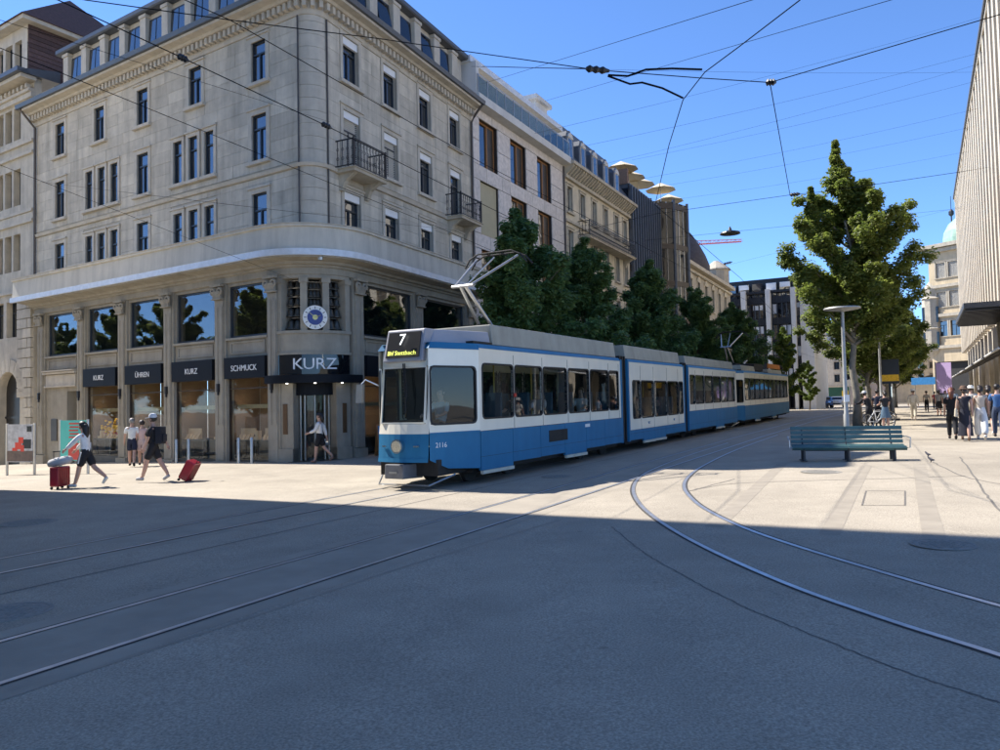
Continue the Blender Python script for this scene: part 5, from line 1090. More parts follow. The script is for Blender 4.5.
tBig = tree_meshes(31, 12.6, 3.6, 4.4, [(-.7, .0, 13.9, .6), (1.5, .5, 12.2, .6), (-2.0, .3, 11.6, .5)], 105000, M['leaf2'], M['barkgrey'], .155, .20, 380, .60)
tMid = tree_meshes(37, 10.5, 3.5, 3.0, [(.5, 0, 10.2, .7)], 60000, M['leaf2'], M['barkgrey'], .18, .17, 240, .6)
plant(SP(40.6, -2.8), tBig, 'tall sunlit street tree with spiky crown behind the lamp post and bench', 'trees along the right pavement', .3, 1.0)
for s, l in ((50, 'street tree second behind the tall spiky one on the right pavement'), (60, 'street tree third along the right pavement, past the black and yellow post'), (72, 'street tree fourth along the right pavement'), (86, 'street tree fifth along the right pavement'), (104, 'street tree farthest along the right pavement')):
    plant(SP(s, -2.7+rnd.uniform(-.15, .15)), tMid, l, 'trees along the right pavement', s, .95+.1*rnd.random())
for x, y, l in ((-25.5, 25.3, 'added out-of-view leafy tree darkening the window reflections, by the corner of the office block'), (-33, 24.2, 'added out-of-view leafy tree darkening the window reflections, along the office block'), (-31, 29.5, 'leafy tree nearest the town house in the cross street'), (-38, 33, 'leafy tree second from the town house in the cross street'), (-47, 37, 'leafy tree farthest from the town house in the cross street')):  # first two trees added out of view to darken the shop glass reflections
    plant(g0(x, y), tMid, l, 'trees in the cross street', x, .9)
# ------------------------------------------------------------------ bench
M['slat'] = pm('bench_slat_teal', (.055, .125, .125), .5, .22, 3, stretch=(1, 1, 1), coat=.2)
bp_, bq = G(808, 461), G(888, 460)
v = (bq-bp_); brz = math.atan2(v.y, v.x); bc = (bp_+bq)/2
bn = thing('park_bench', (bc.x, bc.y, gz(bc.x, bc.y)), 'long teal slatted park bench with steel arm loops on the sunlit paving', 'bench', None, brz)
L2 = 1.29
sl_pts = [(.30, .80, 78), (.26, .69, 78), (.225, .58, 76), (.185, .47, 70), (.09, .385, 12), (-.02, .365, 4), (-.13, .36, 0), (-.24, .355, -8), (-.33, .315, -50)]
for y, z, an in sl_pts:
    for s in (-1, 1):
        m = MB(); a = R(an); dy, dz = math.cos(a)*.045, math.sin(a)*.045; ny, nz = -math.sin(a)*.014, math.cos(a)*.014
        x0, x1 = (-L2, -.006) if s < 0 else (.006, L2)
        m.hexa([(x0, y-dy-ny, z-dz-nz), (x1, y-dy-ny, z-dz-nz), (x1, y+dy-ny, z+dz-nz), (x0, y+dy-ny, z+dz-nz), (x0, y-dy+ny, z-dz+nz), (x1, y-dy+ny, z-dz+nz), (x1, y+dy+ny, z+dz+nz), (x0, y+dy+ny, z+dz+nz)])
        m.build('slat', M['slat'], bn, local=True, bevel=.006)
for x in (-1.02, 0, 1.02):
    m = MB(); m.tube([(x, -.24, 0), (x, -.22, .30)], .042, 8); m.lathe((x, -.24, 0), [(.09, 0), (.09, .012)], 10); m.build('leg', M['iron'], bn, local=True); m = MB(); m.tube([(x, .22, 0), (x, .2, .33)], .036, 8); m.lathe((x, .22, 0), [(.09, 0), (.09, .012)], 10); m.build('leg', M['iron'], bn, local=True)
    m = MB(); m.tube([(x, -.34, .30), (x, -.24, .335), (x, .08, .35), (x, .19, .46), (x, .32, .82)], .022, 6); m.build('bracket', M['iron'], bn, local=True)
m = MB(); m.tube([(-1.0, -.22, .27), (1.0, -.22, .27)], .02, 6); m.build('cross_bar', M['iron'], bn, local=True)
for s in (-1, 1):
    m = MB(); m.tube([(s*L2, .26, .58), (s*(L2+.07), .22, .59), (s*(L2+.08), -.28, .57), (s*(L2+.07), -.33, .52), (s*(L2+.06), -.33, .34), (s*L2, -.28, .33)], .018, 7); m.build('armrest', M['steel'], bn, local=True, smooth=True)
# ------------------------------------------------------------------ lamp posts and poles
M['galv'] = pm('galvanised_post', (.36, .36, .34), .55, .15, 4, metal=.5)
def lamp_post(p, h, label, name='street_lamp', head=True, r=.075):
    t = thing(name, p, label, 'street lamp', 'street lamps'); m = MB(); m.lathe((0, 0, 0), [(r*1.35, 0), (r*1.35, .9), (r, .95), (r*.78, h)], 10); m.build('post', M['galv'], t, local=True, smooth=True)
    if head:
        m = MB(); m.lathe((0, 0, h), [(.05, 0), (.12, .02), (.62, .10), (.60, .15), (.1, .2)], 18); m.build('lamp_head', M['galv'], t, local=True, smooth=True)
    m = MB(); m.box(-.09, .09, -r*1.4, -r*1.0, 1.35, 1.6); m.build('sticker', M['white'], t, local=True); return t
lamp_post(SP(29.2, -2.37), 4.55, 'grey street lamp with flat disc head right behind the bench')
lamp_post(SP(47, -2.0), 4.6, 'grey street lamp with flat disc head beside the second pavement tree')
lamp_post(SP(66, -2.0), 4.6, 'grey street lamp with flat disc head beyond the black and yellow post')
q = SP(84, -9.5); t = thing('traffic_sign_pole', (q.x+2, q.y-3, gz(q.x, q.y)), 'thin pale traffic sign pole before the silver car', 'sign pole'); m = MB(); m.tube([(0, 0, 0), (0, 0, 3.2)], .05, 8); m.build('post', M['galv'], t, local=True); m = MB(); m.box(-.25, .25, -.07, -.05, 2.5, 3.1); m.build('sign_plate', M['white'], t, local=True)
# black and yellow information post
q = SP(48.5, -1.6); t = thing('information_post', q, 'black information column with yellow panel among the parked bicycles', 'sign', None, R(-30)); m = MB(); m.box(-.45, .45, -.1, .1, 0, .12); m.box(-.06, .06, -.06, .06, .1, 2.2); m.box(-.5, .5, -.09, .09, 2.1, 3.5); m.build('column', M['black'], t, local=True); m = MB(); m.box(-.48, .48, -.105, -.092, 2.25, 2.62); m.build('yellow_panel', M['yellow'], t, local=True)
# ------------------------------------------------------------------ poster boards, A-boards, bollards at the shop
def poster(p0, p1, h, label, paint):
    v = p1-p0; t = thing('poster_board', (p0+p1)/2, label, 'poster board', None, math.atan2(v.y, v.x)); w = Vector((v.x, v.y)).length/2
    for s in (-w, w): m = MB(); m.tube([(s, 0, -.1), (s, 0, h)], .045, 8); m.build('post', M['steel'], t, local=True)
    m = MB(); m.box(-w+.05, w-.05, -.03, .03, .45, h-.03); pn = m.build('panel', paint[0], t, local=True)
    for mt, (a0, a1, z0, z1), th in paint[1]:
        m = MB(); m.box(a0*w, a1*w, -.036-th, -.031, .45+(h-.48)*z0, .45+(h-.48)*z1); m.build('print', mt, pn, local=True)
    return t
M['pgrey'] = pm('poster_grey', (.45, .45, .46), .5, .35, 6); M['pred'] = pm('poster_red', (.62, .06, .03), .5, .1); M['pmint'] = pm('poster_mint', (.10, .55, .46), .5, .05); M['pbrown'] = pm('poster_brown', (.14, .10, .08), .6, .3, 6); M['pdark'] = pm('poster_dark', (.03, .035, .035), .6, .3, 8)
pb = poster(G(7, 475.5), G(34.5, 474.5), 1.80, 'poster board with red figure on grey before the arched doorway', (M['pgrey'], [(M['pbrown'], (-.93, .93, .02, .3), 0), (M['pdark'], (.2, .8, .36, .6), .001), (M['pred'], (-.1, .25, .5, .66), .002), (M['pred'], (-.35, .1, .34, .52), .003), (M['pred'], (.05, .3, .28, .45), .004), (M['pred'], (-.55, -.2, .3, .38), .005), (M['pdark'], (.5, .85, .8, .95), .001)]))
poster(G(60.5, 474), G(88, 474), 1.82, 'mint green poster board with red print behind the woman with the suitcase', (M['pmint'], [(M['pred'], (-.35, .45, .02, .44), 0)]+[(M['pred'], (-.3+.05*(k % 2), .5-.07*(k % 3), .56+k*.085, .60+k*.085), .001) for k in range(5)]))
def aboard(p, rz, col, label):
    t = thing('a_board', p, label, 'sign board', None, rz); f = MB()
    for s in (-1, 1):
        m = MB(); m.hexa([(-.3, s*.28-.015, 0), (.3, s*.28-.015, 0), (.3, s*.28+.015, 0), (-.3, s*.28+.015, 0), (-.3, s*.02-.015, 1.15), (.3, s*.02-.015, 1.15), (.3, s*.02+.015, 1.15), (-.3, s*.02+.015, 1.15)]); b = m.build('frame', M['wood'], t, local=True)
        m = MB(); e = s*.018; m.hexa([(-.25, s*.255-.006+e, .12), (.25, s*.255-.006+e, .12), (.25, s*.255+.006+e, .12), (-.25, s*.255+.006+e, .12), (-.25, s*.03-.006+e, 1.1), (.25, s*.03-.006+e, 1.1), (.25, s*.03+.006+e, 1.1), (-.25, s*.03+.006+e, 1.1)]); m.build('poster', col, b, local=True)
M['pblue'] = pm('poster_blue', (.03, .18, .42), .5, .25, 4)
aboard(RF(.55, .75, gz(-4.3, 27.6)), R(25), M['pblue'], 'wooden sidewalk board with blue poster by the shop entrance'); aboard(RF(2.1, .8, gz(-3.6, 29)), R(15), M['velvet'], 'wooden sidewalk board with beige poster behind the blue one')
for s, l in ((1.05, 'steel bollard nearest the rounded corner before the SCHMUCK window'), (1.75, 'steel bollard second from the rounded corner before the SCHMUCK window'), (4.6, 'steel bollard before the KURZ window, nearer the rounded corner'), (5.35, 'steel bollard before the KURZ window, farther from the rounded corner'), (11.3, 'steel bollard before the flower window')):
    p = LF(s, .55, 0); t = thing('bollard', (p[0], p[1], gz(p[0], p[1])), l, 'bollard', 'steel bollards before the shop windows'); m = MB(); m.lathe((0, 0, -.05), [(.055, 0), (.055, .92), (.045, .95), (.01, .955)], 12); m.build('post', M['steel'], t, local=True, smooth=True); m = MB(); m.lathe((0, 0, -.02), [(.09, 0), (.09, .035)], 12); m.build('base_plate', M['steel'], t, local=True)
# ------------------------------------------------------------------ bicycles
M['tyre'] = pm('tyre', (.015, .015, .015), .8, .1)
def bike(p, rz, col, label):
    t = thing('parked_bicycle', p, label, 'bicycle', 'bicycles parked by the trees', rz)
    for x in (-.52, .52):
        m = MB(); m.ring((x, 0, .34), (1, 0, 0), (0, 0, 1), .32, .022, 20, 6); w = m.build('wheel', M['tyre'], t, local=True)
        m = MB(); m.ring((x, 0, .34), (1, 0, 0), (0, 0, 1), .295, .012, 20, 4); [m.tube([(x, 0, .34), (x+.29*math.cos(a), 0, .34+.29*math.sin(a))], .004, 3) for a in [k*math.pi/5 for k in range(10)]]; m.build('rim', M['steel'], w, local=True)
    m = MB(); [m.tube(q, .02, 6) for q in ([(-.52, 0, .34), (-.08, 0, .30)], [(-.52, 0, .34), (-.18, 0, .78)], [(-.08, 0, .30), (-.2, 0, .88)], [(-.18, 0, .76), (.36, 0, .80)], [(-.08, 0, .30), (.38, 0, .70)], [(.52, 0, .34), (.36, 0, .92)])]; m.build('frame', col, t, local=True)
    m = MB(); m.hexa([(-.34, -.07, .89), (-.08, -.025, .90), (-.08, .025, .90), (-.34, .07, .89), (-.34, -.06, .95), (-.08, -.02, .94), (-.08, .02, .94), (-.34, .06, .95)]); m.build('saddle', M['black'], t, local=True)
    m = MB(); m.tube([(.34, -.28, .98), (.38, -.1, 1.02), (.36, 0, .95), (.38, .1, 1.02), (.34, .28, .98)], .015, 6); m.build('handlebar', M['steel'], t, local=True)
    m = MB(); m.disc((-.08, 0, .30), (1, 0, 0), (0, 0, 1), .09, .015, 14); m.tube([(-.08, 0, .3), (.06, 0, .2)], .012, 5); m.build('crank', M['iron'], t, local=True)
bike(SP(37.6, -1.75), R(10), M['white'], 'white bicycle parked behind the bench'); bike(SP(39.5, -1.9), R(35), M['steel'], 'grey bicycle leaning behind the white one'); bike(SP(43, -2.0), R(-15), M['black'], 'black bicycle parked beside the information column')
# ------------------------------------------------------------------ cars at the far end
def car(p, rz, col, label, sc=1.0, van=False):
    t = thing('parked_car', p, label, 'car', 'cars at the far crossing', rz, sc)
    pr = [(-2.1, .35), (-2.15, .7), (-2.0, .95), (-1.3, 1.05), (-.75, 1.48), (.7, 1.52), (1.5, 1.1), (2.05, .98), (2.12, .6), (2.1, .35)] if not van else [(-2.2, .35), (-2.25, .9), (-2.0, 1.15), (-1.5, 1.95), (2.1, 2.0), (2.2, 1.2), (2.2, .35)]
    m = MB(); n = len(pr)
    vs = [(x, y*(.88 if z < 1.1 else .72), z) for y in (-1, -.96, .96, 1) for x, z in [((q[0]*(.985 if abs(y) == 1 else 1)), q[1]) for q in pr]]
    m.add(vs, [tuple(range(n)), tuple(range(3*n, 4*n))]+[(k*n+i, k*n+(i+1) % n, (k+1)*n+(i+1) % n, (k+1)*n+i) for k in range(3) for i in range(n)]); m.build('body', col, t, local=True, smooth=True)
    top = 1.44 if not van else 1.85
    m = MB(); m.hexa([(-1.22, -.66, 1.07), (-1.22, .66, 1.07), (-1.26, .66, 1.1), (-1.26, -.66, 1.1), (-.78, -.58, top), (-.78, .58, top), (-.82, .58, top), (-.82, -.58, top)]); m.build('windscreen', M['panedark'], t, local=True)
    for s in (-1, 1): m = MB(); m.hexa([(-1.05, s*.80, 1.08), (1.25, s*.80, 1.08), (1.25, s*.78, 1.08), (-1.05, s*.78, 1.08), (-.72, s*.70, top-.02), (.72, s*.70, top-.02), (.72, s*.68, top-.02), (-.72, s*.68, top-.02)]); m.build('side_window', M['panedark'], t, local=True)
    for x in (-1.35, 1.3):
        for s in (-1, 1): m = MB(); m.disc((x, s*.80, .32), (1, 0, 0), (0, 0, 1), .32, .2, 18); w = m.build('wheel', M['tyre'], t, local=True); m = MB(); m.disc((x, s*.90, .32), (1, 0, 0), (0, 0, 1), .2, .02, 12); m.build('rim', M['steel'], w, local=True)
    for s in (-1, 1): m = MB(); m.hexa([(-2.14, s*.5-.17, .68), (-2.14, s*.5+.17, .68), (-2.0, s*.6+.15, .68), (-2.0, s*.6-.15, .68), (-2.10, s*.5-.15, .86), (-2.10, s*.5+.15, .86), (-2.0, s*.6+.15, .86), (-2.0, s*.6-.15, .86)]); m.build('headlight', M['chrome'], t, local=True)
    m = MB(); m.box(-2.175, -2.15, -.5, .5, .45, .6); m.build('grille', M['black'], t, local=True)
M['carsilver'] = pm('car_silver', (.45, .50, .54), .25, .05, coat=.6, metal=.3); M['carblue'] = pm('car_blue', (.03, .09, .25), .25, .05, coat=.6); M['carwhite'] = pm('car_white', (.7, .7, .68), .25, .05, coat=.5)
car(G(807, 408.3), R(62), M['carsilver'], 'silver car facing down the street by the tram'); car(G(793, 407.6), R(62), M['carblue'], 'blue car half hidden behind the tram tail'); car(G(826, 407.8), R(66), M['carblue'], 'dark blue car beside the silver one'); car(G(838, 407.4), R(60), M['carwhite'], 'white estate car beside the dark blue one')
M['tgreen'] = pm('truck_green', (.02, .09, .05), .5, .15, 2)
q = G(832, 405.8); t = thing('market_container', (q.x, q.y, gz(q.x, q.y)), 'long dark green container with yellow stripe and emblem behind the cars', 'container', None, R(-25)); m = MB(); m.box(-2.8, 2.8, -1.2, 1.2, .5, 3.1); m.build('box_body', M['tgreen'], t, local=True); m = MB(); m.box(-2.6, 1.4, -1.22, -1.205, .75, 1.25); m.build('yellow_stripe', M['yellow'], t, local=True); m = MB(); m.box(1.6, 2.6, -1.22, -1.205, 1.0, 2.5); m.build('yellow_emblem', M['yellow'], t, local=True)
for x in (-2.2, 2.2): m = MB(); m.box(x-.15, x+.15, -1.0, 1.0, 0, .5); m.build('skid', M['under'], t, local=True)
# signs by the store
q = SP(84, 1.2); t = thing('banner_post', q, 'tall lilac banner on a post before the store awnings', 'banner', None, R(-60)); m = MB(); m.tube([(0, 0, 0), (0, 0, 4.6)], .06, 8); m.build('post', M['galv'], t, local=True); m = MB(); m.box(.08, 1.5, -.03, .03, 1.6, 4.5); m.build('banner', pm('lilac', (.45, .33, .55), .7, .08), t, local=True)
q = SP(96, .2); t = thing('blue_street_sign', q, 'blue sign board on two posts before the store', 'sign', None, R(-60)); m = MB(); m.box(-1.4, 1.4, -.05, .05, 2.6, 3.4); m.build('sign_plate', M['pblue'], t, local=True); [MB().tube([(x, 0, 0), (x, 0, 2.6)], .05, 6).build('post', M['galv'], t, local=True) for x in (-1, 1)]
# ------------------------------------------------------------------ people
def skinmesh(name, chains, mat, parent, sub=1):
    # chains: list of islands; an island = (verts {key: (pos, radius)}, edges [(k, k)], root key)
    bm = bmesh.new(); sk = bm.verts.layers.skin.verify()
    for vs, es, root in chains:
        mp = {}
        for k, (p, r) in vs.items():
            v = bm.verts.new(p); v[sk].radius = (r*RS, r*RS); v[sk].use_root = (k == root); mp[k] = v
        for a, b in es: bm.edges.new((mp[a], mp[b]))
    me = bpy.data.meshes.new(name); bm.to_mesh(me); bm.free(); me.materials.append(mat)
    o = bpy.data.objects.new(name, me); COL.objects.link(o); o.parent = parent
    s = o.modifiers.new('skin', 'SKIN'); s.use_smooth_shade = True; s.branch_smoothing = .6
    u = o.modifiers.new('sub', 'SUBSURF'); u.levels = sub; u.render_levels = sub
    return o
RS = 1.14
_pm = {}
def cloth(c, rough=.85):
    k = tuple(c)
    if k not in _pm: _pm[k] = pm('cloth_%d' % len(_pm), c, rough, .10, 14, .2, 60)
    return _pm[k]
SKIN = [pm('skin_light', (.50, .30, .22), .5, .06, 9), pm('skin_tan', (.38, .21, .14), .5, .06, 9)]
def vrot(v, ax): return v
def person(pos, rz, H, label, skin=0, legs=((20, 5), (-20, 15)), arms=((-18, 12, 6), (18, 20, 6)), top=(.7, .7, .7), sleeve=.5, bottom='shorts', bcol=(.02, .02, .03), shoe=(.5, .5, .48), hair=(.02, .015, .012), hairlen=.0, hat=None, hatcol=(.7, .68, .62), seated=False, lean=0., long_top=False, female=True, backpack=None, bag=None, stripe=None, cat='person', group='people on foot', headturn=0.):
    t = thing('person', pos, label, cat, group, rz, H/1.75); sm = SKIN[skin]
    th, sh = .43, .43; hx = .085
    J = {}
    for i, s in ((0, -1), (1, 1)):
        a, b = R(legs[i][0]), R(legs[i][1]); hip = Vector((s*hx, 0, .93)); kn = hip+Vector((0, math.sin(a), -math.cos(a)))*th; an = kn+Vector((0, math.sin(a-b), -math.cos(a-b)))*sh
        fp_ = R(legs[i][2]) if len(legs[i]) > 2 else min(0, (a-b)*1.0)
        toe = an+Vector((0, math.cos(fp_)*.17, -.045+math.sin(fp_)*.17)); heel = an+Vector((0, -.05*math.cos(fp_), -.05-.05*math.sin(fp_)))
        J['hip%d' % i] = hip; J['kn%d' % i] = kn; J['an%d' % i] = an; J['toe%d' % i] = toe; J['heel%d' % i] = heel
    low = min(min(J['toe%d' % i].z, J['heel%d' % i].z) for i in (0, 1))-.04
    dz = -low if not seated else -.48
    for k in J: J[k] = J[k]+Vector((0, 0, dz))
    le = R(lean)
    def T_(x, y, z): d = z-.95; return Vector((x, y+d*math.sin(le), .95+d*math.cos(le)+dz))
    sw = .158 if female else .178
    J.update(pel=T_(0, 0, .95), wai=T_(0, .01, 1.10), che=T_(0, .0, 1.30), nb=T_(0, -.01, 1.44), nk=T_(0, 0, 1.51), h1=T_(0, .022, 1.57), h2=T_(0, .012, 1.645), h3=T_(0, -.005, 1.705))
    for i, s in ((0, -1), (1, 1)):
        f, e, ab = [R(x) for x in arms[i]]; shd = T_(s*sw, -.01, 1.40); d1 = Vector((s*math.sin(ab), math.sin(f)*math.cos(ab), -math.cos(f)*math.cos(ab))); el = shd+d1*.285
        d2 = Vector((s*math.sin(ab)*.4, math.sin(f+e), -math.cos(f+e))).normalized(); wr = el+d2*.25; J['sh%d' % i] = shd; J['el%d' % i] = el; J['wr%d' % i] = wr; J['pa%d' % i] = wr+d2*.075; J['d2%d' % i] = d2
    k = 1.0 if female else 1.08
    bv = {'pel': (J['pel'], .095*k), 'wai': (J['wai'], .078*k), 'che': (J['che'], .10*k), 'nb': (J['nb'], .075), 'nk': (J['nk'], .048), 'h1': (J['h1'], .066), 'h2': (J['h2'], .085), 'h3': (J['h3'], .066), 'no': (J['h1']+Vector((0, .085, .03)), .014)}
    be = [('pel', 'wai'), ('wai', 'che'), ('che', 'nb'), ('nb', 'nk'), ('nk', 'h1'), ('h1', 'h2'), ('h2', 'h3'), ('h1', 'no')]
    ch = []
    for i, s in ((0, -1), (1, 1)):
        bv.update({'hip%d' % i: (J['hip%d' % i]-Vector((0, 0, .03)), .085), 'kn%d' % i: (J['kn%d' % i], .055), 'ca%d' % i: (J['kn%d' % i].lerp(J['an%d' % i], .32)-Vector((0, .012, 0)), .056), 'an%d' % i: (J['an%d' % i], .036), 'toe%d' % i: (J['toe%d' % i], .03),
                   'sh%d' % i: (J['sh%d' % i], .056), 'el%d' % i: (J['el%d' % i], .038), 'wr%d' % i: (J['wr%d' % i], .026), 'pa%d' % i: (J['pa%d' % i], .032)})
        be += [('pel', 'hip%d' % i), ('hip%d' % i, 'kn%d' % i), ('kn%d' % i, 'ca%d' % i), ('ca%d' % i, 'an%d' % i), ('an%d' % i, 'toe%d' % i), ('che', 'sh%d' % i), ('sh%d' % i, 'el%d' % i), ('el%d' % i, 'wr%d' % i), ('wr%d' % i, 'pa%d' % i)]
    ch.append((bv, be, 'pel'))
    for i, s in ((0, -1), (1, 1)):                              # five fingers, slightly curled
        d = J['d2%d' % i]; fwd = Vector((0, 1, 0)); ac = (fwd-d*fwd.dot(d)); ac = ac.normalized() if ac.length > .01 else Vector((0, 0, 1)); inn = d.cross(ac)*(1 if i else -1)
        for j, (o_, ln) in enumerate(((-.024, .062), (-.008, .075), (.009, .078), (.025, .070))):
            p0 = J['pa%d' % i]+ac*o_-d*.01; p1 = p0+d*ln*.55-inn*.004; p2 = p1+d*ln*.45-inn*.022; ch.append(({0: (p0, .0095), 1: (p1, .009), 2: (p2, .0075)}, [(0, 1), (1, 2)], 0))
        p0 = J['wr%d' % i]+d*.03+ac*.022; p1 = p0+ac*.025+d*.025; p2 = p1+d*.03-inn*.006; ch.append(({0: (p0, .011), 1: (p1, .010), 2: (p2, .008)}, [(0, 1), (1, 2)], 0))
    skinmesh('body', ch, sm, t)
    # ears, eyes, mouth
    m = MB(); c = J['h2']
    for s in (-1, 1): m.lathe((c.x+s*.028, c.y+.082, c.z-.018), [(.003, -.006), (.009, 0), (.003, .006)], 6)
    m.build('eyes', M['black'], t, local=True); m = MB(); m.box(c.x-.02, c.x+.02, c.y+.068, c.y+.076, c.z-.087, c.z-.079); m.build('mouth', cloth((.35, .12, .10)), t, local=True)
    m = MB(); [m.lathe((c.x+s*.086, c.y-.005, c.z-.045), [(.004, 0), (.016, .02), (.014, .05), (.003, .06)], 6) for s in (-1, 1)]; m.build('ears', sm, t, local=True)
    # top
    tv = {'wai': (T_(0, .0, .84), .138*k), 'w2': (J['wai'], .113*k), 'che': (J['che'], .130*k), 'nb': (T_(0, -.005, 1.415), .088)}; te = [('wai', 'w2'), ('w2', 'che'), ('che', 'nb')]
    for i in (0, 1):
        tv['sh%d' % i] = (J['sh%d' % i], .070); te.append(('che', 'sh%d' % i))
        if sleeve > .05:
            tv['e%d' % i] = (J['sh%d' % i].lerp(J['el%d' % i], min(1, sleeve*1.6)), .060); te.append(('sh%d' % i, 'e%d' % i))
        if sleeve > .7: tv['w%d' % i] = (J['el%d' % i].lerp(J['wr%d' % i], .93), .044); te.append(('e%d' % i, 'w%d' % i))
    skinmesh('top', [(tv, te, 'che')], cloth(top), t)
    # bottom
    if bottom in ('shorts', 'trousers', 'wide'):
        pv = {'p': (T_(0, 0, 1.14), .108*k), 'q': (J['pel']-Vector((0, 0, .03)), .125*k)}; pe = [('p', 'q')]
        for i in (0, 1):
            hp, kn, an = J['hip%d' % i], J['kn%d' % i], J['an%d' % i]; pv['h%d' % i] = (hp-Vector((0, 0, .05)), .108); pe.append(('q', 'h%d' % i))
            if bottom == 'shorts': pv['k%d' % i] = (hp.lerp(kn, .92), .092); pe.append(('h%d' % i, 'k%d' % i))
            else:
                w = 1.0 if bottom == 'trousers' else 1.3
                pv['k%d' % i] = (kn, .075*w); pv['a%d' % i] = (an+Vector((0, 0, .0)), .058*w*w); pe += [('h%d' % i, 'k%d' % i), ('k%d' % i, 'a%d' % i)]
        skinmesh('trousers' if bottom != 'shorts' else 'shorts', [(pv, pe, 'q')], cloth(bcol), t)
    else:                                                       # skirt or long dress, with folds
        zl = {'skirt': .52, 'dress': .16}[bottom]; m = MB(); n = 20; rows = [(1.02+dz, .118), (.9+dz, .15), ((.9+zl)/2+dz, .19), (zl+dz*.5, .22 if bottom == 'dress' else .235)]
        vs = [((r_*(1+.07*math.sin(5*a+i)*(i/3)))*math.cos(a), (r_*(1+.07*math.sin(5*a+i)*(i/3)))*math.sin(a)*.85, z) for i, (z, r_) in enumerate(rows) for a in [2*math.pi*q/n for q in range(n)]]
        m.add(vs, [(i*n+q, i*n+(q+1) % n, (i+1)*n+(q+1) % n, (i+1)*n+q) for i in range(len(rows)-1) for q in range(n)]); m.build(bottom, cloth(bcol), t, smooth='all', local=True)
    for i in (0, 1):
        a, b, c_ = J['heel%d' % i], J['an%d' % i], J['toe%d' % i]
        skinmesh('shoe', [({0: (a+Vector((0, 0, .012)), .042), 1: (a.lerp(c_, .5)+Vector((0, 0, .02)), .045), 2: (c_+Vector((0, 0, .004)), .038)}, [(0, 1), (1, 2)], 0)], cloth(shoe, .6), t)
    # hair
    m = MB(); c = J['h2']+Vector((0, -.012, .012)); nu, nv = 14, 9
    vs = []; fs = []
    for i in range(nv+1):
        ph = math.pi*i/nv*.78
        for j in range(nu):
            a = 2*math.pi*j/nu; rr = .100+.006*math.sin(5*a+3*i); x, y, z = math.sin(ph)*math.cos(a)*rr, math.sin(ph)*math.sin(a)*rr*1.12, math.cos(ph)*rr*1.1
            if y > .045 and z < .035: y = .045-(y-.045)*.2; z = max(z, .03)
            vs.append((c.x+x, c.y+y, c.z+z))
    fs = [(i*nu+j, i*nu+(j+1) % nu, (i+1)*nu+(j+1) % nu, (i+1)*nu+j) for i in range(nv) for j in range(nu)]
    m.add(vs, fs)
    if hairlen:
        m.tube([c+Vector((0, -.05, .02)), c+Vector((0, -.085, -.08)), c+Vector((0, -.10, -.08-hairlen*.5)), c+Vector((0, -.075, -.08-hairlen))], [.08, .085, .075, .03], 9)
    m.build('hair', cloth(hair, .5), t, smooth='all', local=True)
    if hat:
        m = MB()
        if hat == 'cap': m.lathe((c.x, c.y, c.z+.02), [(.108, 0), (.106, .05), (.075, .105), (.01, .12)], 14); m.hexa([(c.x-.06, c.y+.09, c.z+.02), (c.x+.06, c.y+.09, c.z+.02), (c.x+.045, c.y+.19, c.z+.005), (c.x-.045, c.y+.19, c.z+.005), (c.x-.06, c.y+.09, c.z+.035), (c.x+.06, c.y+.09, c.z+.035), (c.x+.045, c.y+.19, c.z+.018), (c.x-.045, c.y+.19, c.z+.018)])
        else: m.lathe((c.x, c.y, c.z+.015), [(.165, -.015), (.17, -.005), (.112, .012), (.105, .07), (.075, .10), (.01, .105)], 16)
        m.build('hat', cloth(hatcol), t, smooth=True, local=True)
    if backpack:
        b0 = T_(0, -.20, 1.22); m = MB(); m.box(-.15, .15, b0.y-.09, b0.y+.09, b0.z-.24, b0.z+.22); m.box(-.11, .11, b0.y-.14, b0.y-.09, b0.z-.18, b0.z+.02); bk = m.build('backpack', cloth(backpack), t, local=True, bevel=.05)
        m = MB(); [m.tube([(s*.09, b0.y+.05, b0.z+.2), (s*.11, .06+b0.y+.2, b0.z+.22), (s*.12, b0.y+.34, b0.z+.02), (s*.13, b0.y+.1, b0.z-.2)], .018, 5) for s in (-1, 1)]; m.build('strap', cloth(backpack), bk, local=True)
    if stripe:
        for i, s in ((0, -1), (1, 1)): h_, kn = J['hip%d' % i], J['kn%d' % i]; m = MB(); m.tube([h_+Vector((s*.118, 0, .02)), h_.lerp(kn, .68)+Vector((s*.095, 0, 0))], .018, 5); m.build('stripe', cloth(stripe), t, local=True)
    if bag:
        col, side, zz = bag; s = side; m = MB(); y0 = -.03; m.hexa([(s*.20, y0-.17, zz-.16+dz), (s*.30, y0-.17, zz-.16+dz), (s*.30, y0+.17, zz-.16+dz), (s*.20, y0+.17, zz-.16+dz), (s*.215, y0-.13, zz+.12+dz), (s*.275, y0-.13, zz+.12+dz), (s*.275, y0+.13, zz+.12+dz), (s*.215, y0+.13, zz+.12+dz)])
        bg2 = m.build('shoulder_bag', cloth(col), None, bevel=.03); mt_ = WM[t.name]; bg2.matrix_world = mt_.copy(); tag(bg2, label=None)
        bg2['label'] = 'shoulder bag carried by ' + bag_of(label); bg2['category'] = 'bag'; bg2['group'] = 'bags carried by people'
        m = MB(); m.tube([(s*.245, y0-.12, zz+.11+dz), (s*.20, -.03, 1.44+dz), (s*.245, y0+.12, zz+.11+dz)], .012, 5); m.build('strap', cloth(col), bg2, local=True)
    return t, J, dz
def bag_of(l): return ' '.join(l.split(',')[0].split()[:8])
AW = R(-29.3)
def walk(a=22): return ((a, 6), (-a, 16))
BLK = (.012, .012, .015); NAVY = (.015, .02, .045); WHT = (.74, .73, .70)
g1 = G(86, 487.3)
